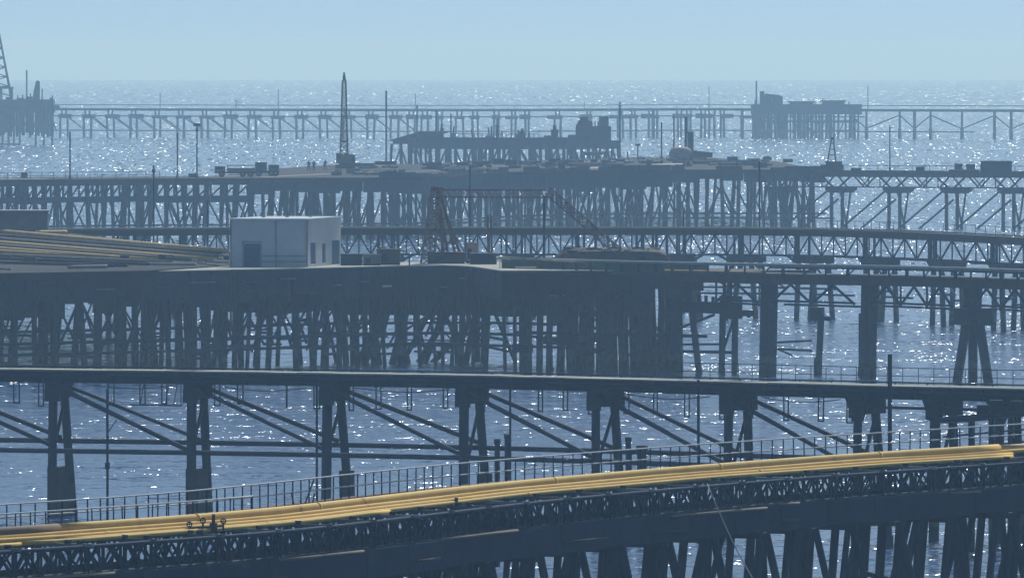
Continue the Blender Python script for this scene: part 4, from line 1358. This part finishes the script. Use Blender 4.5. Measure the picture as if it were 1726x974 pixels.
# --- small drilling tower, boxes and container on the right trestle
tw = at(1402, 288, 9.0)
td = thing('drilling_tower', 'small four-legged drilling tower on a dark base on the right trestle', 'tower', tw)
box('tower_base', tw, (3.6, 2.8, 1.0), 'dark_steel', td)
box('tower_base', tw + Vector((0.3, 0, 1.0)), (2.6, 2.2, 0.5), 'dark_steel', td)
ap = at_depth(1403, 231, tw.y)
for sx in (-1, 1):
    for sy in (-1, 1):
        bar('tower_leg', tw + Vector((sx * 0.65, sy * 0.6, 1.4)), ap + Vector((sx * 0.15, sy * 0.15, -0.3)), 0.11, 'dark_steel', td)
for t_ in (0.3, 0.55, 0.8):
    w_ = 0.65 + (0.15 - 0.65) * t_
    z_ = tw.z + 1.4 + (ap.z - 0.3 - tw.z - 1.4) * t_
    for sy in (-1, 1):
        bar('tower_brace', Vector((tw.x - w_, tw.y + sy * w_, z_)), Vector((tw.x + w_, tw.y + sy * w_, z_)), 0.07, 'dark_steel', td)
bar('tower_peak', ap - Vector((0, 0, 0.4)), ap, 0.2, 'dark_steel', td)
def deck_box(name, label, cat, c0, c1, r0, r1, m, door=False):
    p = at((c0 + c1) / 2, r1, 9.0)
    w, h = (c1 - c0) * p.y / F, (r1 - r0) * p.y / F
    t = thing(name, label, cat, p)
    box('body', p, (w, 2.2, h - 0.08), m, t)
    box('roof', p + Vector((0, 0, h - 0.08)), (w * 1.04, 2.3, 0.08), m, t)
    n = max(2, int(w / 0.8))
    for k in range(n):
        box('side_rib', p + Vector((-w / 2 + w * (k + 0.5) / n, -1.13, 0.1)), (0.12, 0.06, h - 0.3), m, t)
    return t
deck_box('freight_container', 'dark freight container standing on the right trestle', 'container', 1653, 1705, 271.5, 291, 'dark_steel')
deck_box('equipment_box', 'dark cube-like box left of the twin boxes on the trestle', 'box', 1544, 1558, 281, 290, 'dark_steel')
deck_box('equipment_box', 'left one of two upright boxes beside the freight container', 'box', 1609, 1622, 276, 290.5, 'dark_steel')
deck_box('equipment_box', 'right one of two upright boxes next to the freight container', 'box', 1629, 1643, 277, 290.5, 'dark_steel')
deck_box('equipment_box', 'low long box at the left foot of the twin boxes', 'box', 1600, 1650, 286, 291.5, 'rust')
deck_box('equipment_box', 'small brown cabinet by the railing at the far left of the platform', 'box', 36, 46, 291, 301, 'rust')
deck_box('equipment_box', 'low dark heap-like box at the foot of the lamp pole', 'box', 318, 332, 292.5, 299, 'dark_steel')
deck_box('equipment_box', 'low box with pale roof right of the crane', 'box', 632, 668, 272, 278, 'dark_steel')
deck_box('equipment_box', 'small box left of the drilling tower', 'box', 1320, 1336, 268, 274, 'dark_steel')
deck_box('equipment_box', 'small cabinet between drilling tower and single pole', 'box', 1434, 1450, 283, 290, 'dark_steel')
pp = at(1000, 262.5, 9.0)
bt = thing('work_boat', 'small cream boat hull lying on deck near the rear platform', 'boat', pp)
v = []
for x, w_, z_ in ((-2.3, 0.1, 0.7), (-1.4, 0.7, 0.55), (0, 0.85, 0.5), (1.6, 0.75, 0.55), (2.1, 0.6, 0.6)):
    v += [pp + Vector((x, -w_, z_ + 0.15)), pp + Vector((x * 0.9, 0, 0.05)), pp + Vector((x, w_, z_ + 0.15))]
fc = []
for i in range(4):
    fc += [(i * 3, i * 3 + 1, i * 3 + 4, i * 3 + 3), (i * 3 + 1, i * 3 + 2, i * 3 + 5, i * 3 + 4), (i * 3 + 2, i * 3, i * 3 + 3, i * 3 + 5)]
mesh('boat_hull', v, fc + [(12, 13, 14)], 'cream_paint', bt)
box('thwart', pp + Vector((0, 0, 0.6)), (0.3, 1.5, 0.12), 'timber', bt)
# handrail run at the rear of the platform
rr_ = thing('deck_fence', 'low fence of thin posts along the pale road on the work platform', 'fence', at(960, 278, 9.0))
for k in range(26):
    c = 940 + k * 8
    p = at(c, 279 - (c - 940) * 0.045, 9.0)
    bar('post', p, p + Vector((0, 0, 0.8)), 0.06, 'old_concrete', rr_)
bar('rail', at(938, 279, 9.0) + Vector((0, 0, 0.75)), at(1142, 270, 9.0) + Vector((0, 0, 0.75)), 0.05, 'old_concrete', rr_)

# ---------------------------------------------------------------- smaller platform beyond
R6 = random.Random(66)
p6 = Path([(648, 237), (800, 238), (950, 238), (1047, 237)], 9.0)
t6 = thing('rear_platform', 'hazy long flat platform on splayed piles between two tall poles', 'platform', p6.P(25, 5, 0))
strip('deck', p6, p6.a_at(662), p6.L, 0, 14, 8.3, 9.0, 'dark_steel', t6)
v = [p6.P(p6.a_at(c), b, z) for b in (0, 10) for c, z in ((652, 8.9), (692, 8.9), (692, 10.3), (706, 10.9))]
mesh('ramp', v[:4] + v[4:], [(0, 1, 2, 3), (7, 6, 5, 4), (0, 3, 7, 4), (3, 2, 6, 7), (0, 4, 5, 1)], 'dark_steel', t6)
strip('bulwark', p6, p6.a_at(690), p6.a_at(1030), 0.2, 0.5, 9.0, 9.75, 'dark_steel', t6)
strip('side_beam', p6, p6.a_at(690), p6.L, 0.2, 0.7, 7.3, 8.29, 'dark_steel', t6)
a, prev = 1.5, None
while a < p6.L:
    for b in (0.6, 7, 13):
        bar('pile', p6.P(a, b, 8.3), p6.P(a + R6.uniform(-0.8, 0.8), b, -3), R6.uniform(0.22, 0.38), 'pile_steel', t6)
    if prev is not None:
        for b in (0.6, 7):
            if R6.random() < 0.8:
                z0, z1 = (2.5, 7.6) if R6.random() < 0.65 else (7.6, 2.5)
                bar('brace', p6.P(prev, b, z0), p6.P(a, b, z1), 0.2, 'pile_steel', t6)
    prev = a
    a += R6.uniform(1.6, 3.2)
railing(p6, p6.a_at(700), p6.a_at(965), 12, 9.0, 1.4, t6, pitch=3, r=0.07, m_rail='dark_steel', mids=())
# block house and gear on it
bh = p6.P(p6.a_at(1000, 4), 4, 9.0)
b6 = thing('block_house', 'dark stepped deckhouse on the right part of the rear platform', 'building', bh)
box('lower_storey', bh + Vector((0, 0, -1.2)), (7.4, 5, 4.2), 'dark_steel', b6)
box('upper_storey', bh + Vector((-1.7, 0, 3.0)), (3.0, 4, 1.1), 'dark_steel', b6)
box('upper_storey', bh + Vector((2.2, 0, 3.0)), (2.0, 4, 2.0), 'dark_steel', b6)
v = [bh + Vector((x, y, z)) for x, z in ((-3.7, 3.0), (-2.5, 5.0), (-1.2, 5.0), (-0.6, 3.0)) for y in (-2, 2)]
mesh('hopper', v, [(0, 2, 4, 6), (7, 5, 3, 1), (0, 1, 3, 2), (2, 3, 5, 4), (4, 5, 7, 6)], 'dark_steel', b6)
for x in (-0.3, 0.4, 1.0):
    bar('vent', bh + Vector((x, -1, 2.9)), bh + Vector((x, -1, 4.0)), 0.16, 'dark_steel', b6)
for i, (c, w_, h_, lab) in enumerate(((745, 0.8, 3.6, 'slim dark vessel left of the rear platform middle'), (838, 0.7, 4.6, 'tall slim dark vessel on the rear platform'),
                                       (880, 1.3, 2.6, 'squat dark vessel with tapered top on the rear platform'), (935, 1.6, 3.2, 'wide dark vessel left of the stepped deckhouse'))):
    p = p6.P(p6.a_at(c, 6), 6, 9.0)
    t = thing('process_vessel', lab, 'vessel', p, 'vessels on the rear platform')
    bar('vessel_shell', p, p + Vector((0, 0, h_ * 0.7)), w_ / 2, 'dark_steel', t)
    bar('vessel_neck', p + Vector((0, 0, h_ * 0.7)), p + Vector((0, 0, h_)), w_ / 4, 'dark_steel', t)
    bar('vessel_flange', p + Vector((0, 0, h_ * 0.68)), p + Vector((0, 0, h_ * 0.73)), w_ / 2 * 1.15, 'dark_steel', t)

# ---------------------------------------------------------------- the farthest trestle
R7 = random.Random(77)
p7 = Path([(-120, 183), (95, 182.5), (432, 183.5), (864, 184), (1200, 182.5), (1294, 183.5), (1726, 185), (1850, 185.5), (2080, 186.5)], 8.4)
t7 = thing('trestle_bridge', 'farthest hazy trestle with even bents crossing the whole picture', 'trestle', p7.P(150, 1, -1))
strip('deck', p7, 0, p7.L, 0, 5, 7.6, 8.4, 'dark_steel', t7, step=12)
tube('guard_rail', p7.line(0, p7.L, 4.8, 9.5, 12), 0.13, 'dark_steel', t7, N=5)
tube('bottom_chord', p7.line(0, p7.a_at(1460), 0.5, 5.9, 12), 0.2, 'pile_steel', t7, N=5)
tube('waling', p7.line(0, p7.a_at(1640), 0.5, 1.2, 12), 0.22, 'pile_steel', t7, N=5)
BX7 = [110 + 39.8 * k for k in range(15)] + [695, 718, 742, 775, 800, 836, 862, 885, 935, 987, 1040, 1062, 1092, 1100, 1142, 1158, 1182, 1200, 1225, 1258, 1280]
for i, c in enumerate(BX7):
    a = p7.a_at(c, 2)
    g = sub('pile_bent', p7.P(a, 2, -1), t7)
    h_ = 1.25 if i < 15 else R7.uniform(0.5, 1.3)
    box('cap', p7.P(a, 2, 5.1), (2 * h_ + 0.9, 4, R7.uniform(1.0, 1.5)), 'pile_steel', g, p7.u(a))
    for s in (-1, 1):
        bar('pile', p7.P(a + s * h_, 0.6, 5.4), p7.P(a + s * h_ + R7.uniform(-0.3, 0.3), 0.6, -4), R7.uniform(0.34, 0.44), 'pile_steel', g)
    bar('column', p7.P(a - 0.6, 0.6, 5.6), p7.P(a - 0.8, 0.6, 7.7), 0.3, 'pile_steel', g)
    bar('column', p7.P(a + 0.6, 0.6, 5.6), p7.P(a + 0.8, 0.6, 7.7), 0.3, 'pile_steel', g)
    if i < 15:
        a2 = p7.a_at(c + 39.8, 2)
        for b, dz in ((0.5, 0), (3.5, 0.7)):
            bar('diagonal', p7.P(a + h_, b, 5.6 - dz), p7.P(a2 - h_, b, 1.6 - dz), 0.19, 'pile_steel', t7)
CX7 = (1437, 1464, 1520, 1545, 1572, 1625, 1680, 1708, 1760, 1815, 1870, 1925, 1990)
for i, c in enumerate(CX7):
    a = p7.a_at(c, 2)
    bar('column', p7.P(a, 0.6, 7.7), p7.P(a, 0.6, -4), 0.5 if i in (3, 6, 7) else 0.38, 'pile_steel', t7)
    bar('pile_sleeve', p7.P(a, 0.6, 2.2), p7.P(a, 0.6, -4), 0.58, 'pile_steel', t7)
    if i + 1 < len(CX7):
        a2 = p7.a_at(CX7[i + 1], 2)
        z0, z1 = ((6.5, 2.2), (2.2, 6.5))[i % 2]
        bar('diagonal', p7.P(a, 0.6, z0), p7.P(a2, 0.6, z1), 0.2, 'pile_steel', t7)
# gear scattered over the rear platform
for k in range(26):
    p = p6.P(p6.a_at(R6.uniform(705, 965), 5), R6.uniform(2, 11), 9.0)
    if R6.random() < 0.5:
        bar('riser', p, p + Vector((R6.uniform(-0.4, 0.4), 0, R6.uniform(0.8, 3.2))), R6.uniform(0.08, 0.2), 'dark_steel', t6)
    else:
        box('deck_fitting', p, (R6.uniform(0.5, 2.2), 1.5, R6.uniform(0.4, 1.6)), 'dark_steel', t6)
# platform on it at the right
q7 = p7.P(p7.a_at(1359, -1), -1, 0)
t7r = thing('far_platform', 'far hazy platform block with cabins on the distant trestle at right', 'platform', q7)
def at7(c, r_):
    return at_depth(c, r_, q7.y - 4)
def block7(name, c0, r0, c1, r1, parent, dy=0.0, d=6.0):
    p = at_depth((c0 + c1) / 2, r1, q7.y - 3 + dy)
    k = p.y / F
    return box(name, p, ((c1 - c0) * k, d, (r1 - r0) * k), 'dark_steel', parent)
block7('deck', 1266, 176, 1452, 193, t7r, d=10)
for c0, c1 in ((1268, 1328), (1344, 1418), (1433, 1443)):
    c = c0 + 1.5
    while c < c1:
        for dy in (-3, 3):
            cc = c + R7.uniform(-1.5, 1.5)
            bar('pile', at_depth(cc, 190, q7.y + dy), at_depth(cc + R7.uniform(-1.5, 1.5), 250, q7.y + dy), R7.uniform(0.25, 0.5), 'pile_steel', t7r)
        c += R7.uniform(4.0, 7.0)
for c in (1332, 1337, 1340, 1376, 1425, 1447):
    bar('pile', at_depth(c, 190, q7.y - 1), at_depth(c + R7.uniform(-1, 1), 250, q7.y - 1), 0.3, 'pile_steel', t7r)
for r_ in (205, 221):
    bar('waling', at_depth(1268, r_, q7.y + 1), at_depth(1445, r_, q7.y + 1), 0.4, 'pile_steel', t7r)
for k in range(16):
    c = R7.uniform(1270, 1445)
    if k % 2:
        bar('riser', at_depth(c, 177, q7.y - 6), at_depth(c, R7.uniform(166, 173), q7.y - 6), 0.18, 'dark_steel', t7r)
    else:
        block7('deck_fitting', c, R7.uniform(172, 175), c + R7.uniform(4, 10), 176.2, t7r, -3, 2)
for k in range(12):
    c = R7.uniform(1272, 1430)
    bar('brace', at_depth(c, 194, q7.y - 5), at_depth(c + R7.choice((-14, 14)), 228, q7.y - 5), 0.2, 'pile_steel', t7r)
c7 = thing('deck_cabin', 'hazy cabin with a narrow tower on the far right platform', 'cabin', at7(1298, 177))
block7('cabin_body', 1281, 163, 1319, 176.2, c7)
block7('cabin_tower', 1281, 154, 1288, 163, c7)
v = [at_depth(c, r_, q7.y - 3 + dy) for dy in (-2.5, 2.5) for c, r_ in ((1288, 163), (1319, 163), (1313, 160.5), (1290, 158))]
mesh('cabin_roof', v, [(0, 1, 2, 3), (7, 6, 5, 4), (3, 2, 6, 7), (1, 5, 6, 2), (0, 3, 7, 4)], 'dark_steel', c7)
c7 = thing('deck_cabin', 'low hazy cabin in the middle of the far right platform', 'cabin', at7(1350, 177))
block7('cabin_body', 1331, 173, 1371, 176.2, c7)
block7('cabin_roof', 1328, 171, 1373, 173, c7)
c7 = thing('deck_cabin', 'low hazy cabin at the right end of the far right platform', 'cabin', at7(1403, 177))
block7('cabin_body', 1386, 171.5, 1423, 176.2, c7)
block7('cabin_roof', 1382, 169.5, 1426, 171.5, c7)
# platform with the drilling derrick at the left edge
q8 = at_depth(40, 235, q7.y - 260)
t8 = thing('far_platform', 'hazy platform at the left edge carrying the drilling derrick', 'platform', q8)
def block8(name, c0, r0, c1, r1, parent, dy=0.0, d=8.0):
    p = at_depth((c0 + c1) / 2, r1, q8.y + dy)
    k = p.y / F
    return box(name, p, ((c1 - c0) * k, d, (r1 - r0) * k), 'dark_steel', parent)
block8('deck', -240, 168, 91, 181, t8, d=12)
block8('deck_end', 88, 178, 100, 183, t8, d=8)
block8('lower_deck', -230, 181, 92, 190, t8, 2)
block8('lower_deck', -230, 206, 90, 212, t8, 2)
c = -225
while c < 92:
    for dy in (-3, 3):
        cc = c + R7.uniform(-2, 2)
        bar('conductor_pipe', at_depth(cc, 181, q8.y + dy), at_depth(cc, R7.uniform(221, 232), q8.y + dy), R7.uniform(0.3, 0.55), 'pile_steel', t8)
    c += R7.uniform(3.5, 6.5)
for c in (-12, 4, 14, 24, 33, 60, 74, 88):
    bar('pile', at_depth(c, 181, q8.y), at_depth(c + R7.uniform(-1, 1), 275, q8.y), 0.32, 'pile_steel', t8)
for k in range(16):
    c = R7.uniform(-20, 90)
    if k % 2:
        bar('riser', at_depth(c, 168, q8.y - 3), at_depth(c, R7.uniform(158, 165), q8.y - 3), 0.2, 'dark_steel', t8)
    else:
        block8('deck_fitting', c, R7.uniform(163, 166), c + R7.uniform(4, 12), 168, t8, -2, 3)
for k in range(14):
    c = R7.uniform(-20, 84)
    bar('brace', at_depth(c, 189, q8.y - 4), at_depth(c + R7.choice((-12, 12)), 222, q8.y - 4), 0.2, 'pile_steel', t8)
bar('waling', at_depth(-60, 243, q8.y), at_depth(34, 243, q8.y), 0.25, 'pile_steel', t8)
bar('waling', at_depth(-60, 257, q8.y), at_depth(20, 256, q8.y), 0.2, 'pile_steel', t8)
dk = thing('drilling_derrick', 'hazy lattice drilling derrick cut off by the left edge', 'derrick', at_depth(-12, 165, q8.y))
top8, base8 = at_depth(-12, 34, q8.y), at_depth(-12, 162, q8.y)
for sx in (-1, 1):
    for sy in (-1, 1):
        bar('derrick_leg', base8 + Vector((sx * 5.4, sy * 4, 0)), top8 + Vector((sx * 1.1, sy * 1.0, 0)), 0.22, 'dark_steel', dk)
for k in range(8):
    t0, t1 = k / 8, (k + 1) / 8
    w0, w1 = 5.4 - 4.3 * t0, 5.4 - 4.3 * t1
    p0, p1_ = base8.lerp(top8, t0), base8.lerp(top8, t1)
    for sy in (-1, 1):
        y0, y1 = sy * (4 - 3 * t0), sy * (4 - 3 * t1)
        bar('derrick_girt', p1_ + Vector((-w1, y1, 0)), p1_ + Vector((w1, y1, 0)), 0.16, 'dark_steel', dk)
        bar('derrick_brace', p0 + Vector((-w0, y0, 0)), p1_ + Vector((w1, y1, 0)), 0.11, 'dark_steel', dk)
        bar('derrick_brace', p0 + Vector((w0, y0, 0)), p1_ + Vector((-w1, y1, 0)), 0.11, 'dark_steel', dk)
block8('derrick_floor', -60, 147, 22, 150, dk, d=9)
for c in (2, 18, 20):
    bar('floor_leg', at_depth(c, 149, q8.y - 2), at_depth(c, 168, q8.y - 2), 0.35, 'dark_steel', dk)
mt = thing('mud_tank', 'hazy tapered tank standing on the left far platform', 'tank', at_depth(62, 168, q8.y))
p, k = at_depth(62, 168, q8.y), q8.y / F
v = [p + Vector((x * k, y, z * k)) for y in (-1.5, 1.5) for x, z in ((-7, 0), (5, 0), (5, 30), (2, 32), (-1, 31), (-5, 14))]
mesh('tank_shell', v, [(0, 1, 2, 3, 4, 5), (11, 10, 9, 8, 7, 6)] + [(j, j + 6, (j + 1) % 6 + 6, (j + 1) % 6) for j in range(6)], 'dark_steel', mt)
bar('tank_vent', p + Vector((9 * k, 0, 0)), p + Vector((9 * k, 0, 18 * k)), 0.2, 'dark_steel', mt)

# ---------------------------------------------------------------- poles
def pole(label, c, r_top, Y, r, base=None, c_base=None, lamp=False, arm=None, bands=()):
    top = at_depth(c, r_top, Y)
    foot = at_depth(c_base or c, r_top, Y)
    foot = Vector((foot.x, foot.y, -2.5 if base is None else base))
    t = thing('pole', label, 'pole', foot, 'thin poles standing on and between the piers')
    bar('pole_shaft', foot, top, r, 'dark_steel', t)
    bar('pole_foot', foot, foot + Vector((0, 0, 0.5 if base is not None else 3.2)), r * 1.7, 'dark_steel', t)
    if lamp:
        box('lamp_head', top, (r * 9, r * 4, r * 3.5), 'dark_steel', t)
    if arm:
        p = at_depth(c, arm[0], Y)
        bar('pole_arm', p, p + Vector((arm[1], 0, arm[2])), r * 0.4, 'dark_steel', t)
    for b in bands:
        p = at_depth(c, b, Y)
        bar('pole_band', p - Vector((0, 0, 0.18)), p + Vector((0, 0, 0.18)), r * 1.9, 'dark_steel', t)
    return t
Y5 = lambda c, b=3: p5.P(p5.a_at(c), b, 0).y
pole('thin pole with side bracket standing before the second trestle span', 181, 655, 694, 0.08, arm=(730, 0.55, 0.8), bands=(785,))
pole('thin pole close by the left leg of the third trestle bent', 534, 640, 692, 0.075)
pole('thin pole left of the fifth trestle bent, above the stub piles', 860, 652, 690, 0.07)
pole('thin leaning pole crossing the trestle right of the middle', 1177, 640, 684, 0.085, c_base=1178)
pole('stout pole rising above the trestle deck near its right end', 1500, 597, 672, 0.13)
pole('pole standing left of the lamp pole before the work platform', 259, 279, 1290, 0.1, bands=(288,))
pole('pole just left of the white building', 350, 338, 1268, 0.09)
pole('pole rising before the work platform behind the red crane', 792, 281, 1300, 0.1)
pole('pole before the work platform right of the shed', 1280, 272, 1300, 0.1)
pole('pole rising from the truss pier above the upturned hull', 1152, 352, 1262, 0.1)
pole('slim pole at the left beyond the deck railing', 118, 222, Y5(118), 0.12, 9.0)
pole('slim pole left of the lamp pole with its dark head', 299, 225, Y5(299), 0.11, 9.0)
pole('lamp pole with dark head left of the trucks', 332, 213, Y5(332), 0.12, 9.0, lamp=True, bands=(219,))
pole('slim pole right of the small drilling tower', 1500, 212, p5r.P(p5r.a_at(1500), 3, 0).y, 0.1, 9.0, arm=(216, 0.5, 0.1))
Y6 = p6.P(p6.a_at(800), 0, 0).y
pole('tallest pole, at the left end of the rear platform', 651, 153, Y6 - 2, 0.2)
pole('tall pole at the right end of the rear platform', 1045, 172, Y6 - 2, 0.2, bands=(178,))
pole('short pole on the rear platform, nearest its left end', 703, 178, Y6 + 8, 0.16, 9.0)
pole('pole on the rear platform left of its middle, second of three', 735, 186, Y6 + 6, 0.16, 9.0)
pole('pole on the rear platform left of its middle, third of three', 760, 192, Y6 - 3, 0.16)
yb = at(1100, 268, 9.0).y
pole('slim pole between rear platform and round tank', 1115, 206, yb, 0.14, 9.0)
pole('short lamp pole behind the pale road of the work platform', 1075, 246, yb, 0.1, 9.0, lamp=True)
pole('short post left of the round tank, behind the fence', 1058, 255, yb, 0.1, 9.0)
pole('slim pole just left of the round tank top', 1136, 196, at(1136, 268, 9).y, 0.13, 9.0)
pole('slim pole rising close to the upright stack', 1156, 197, at(1156, 268, 9).y, 0.25, 9.0)
pole('far pole at the left side of the far right platform', 1275, 137, q7.y - 5, 0.26)
Y7 = q7.y + 4
for c, r_, lab in ((270, 156, 'faint pole on the farthest trestle above the lamp pole'), (469, 151, 'faint pole on the farthest trestle left of the tall crane'), (700, 158, 'faint pole on the farthest trestle behind the rear platform'),
                   (1195, 146, 'faint pole on the farthest trestle left of the far cabins'), (1463, 145, 'faint pole on the farthest trestle right of the far cabins'), (398, 170, 'very short faint post on the farthest trestle at left'), (985, 172, 'very short faint post on the farthest trestle behind the stepped deckhouse')):
    pole(lab, c, r_, Y7, 0.13, 8.0)
pole('far pole on the left far platform between derrick and tapered tank', 45, 119, q8.y, 0.24, 8.5)
pole('thin pole hugging the thick leg of the side pier', 1449, 528, 1020, 0.1)
pole('thin pole at the right of the dock arm beneath the side pier', 1160, 545, 1018, 0.06, c_base=1160) if False else None
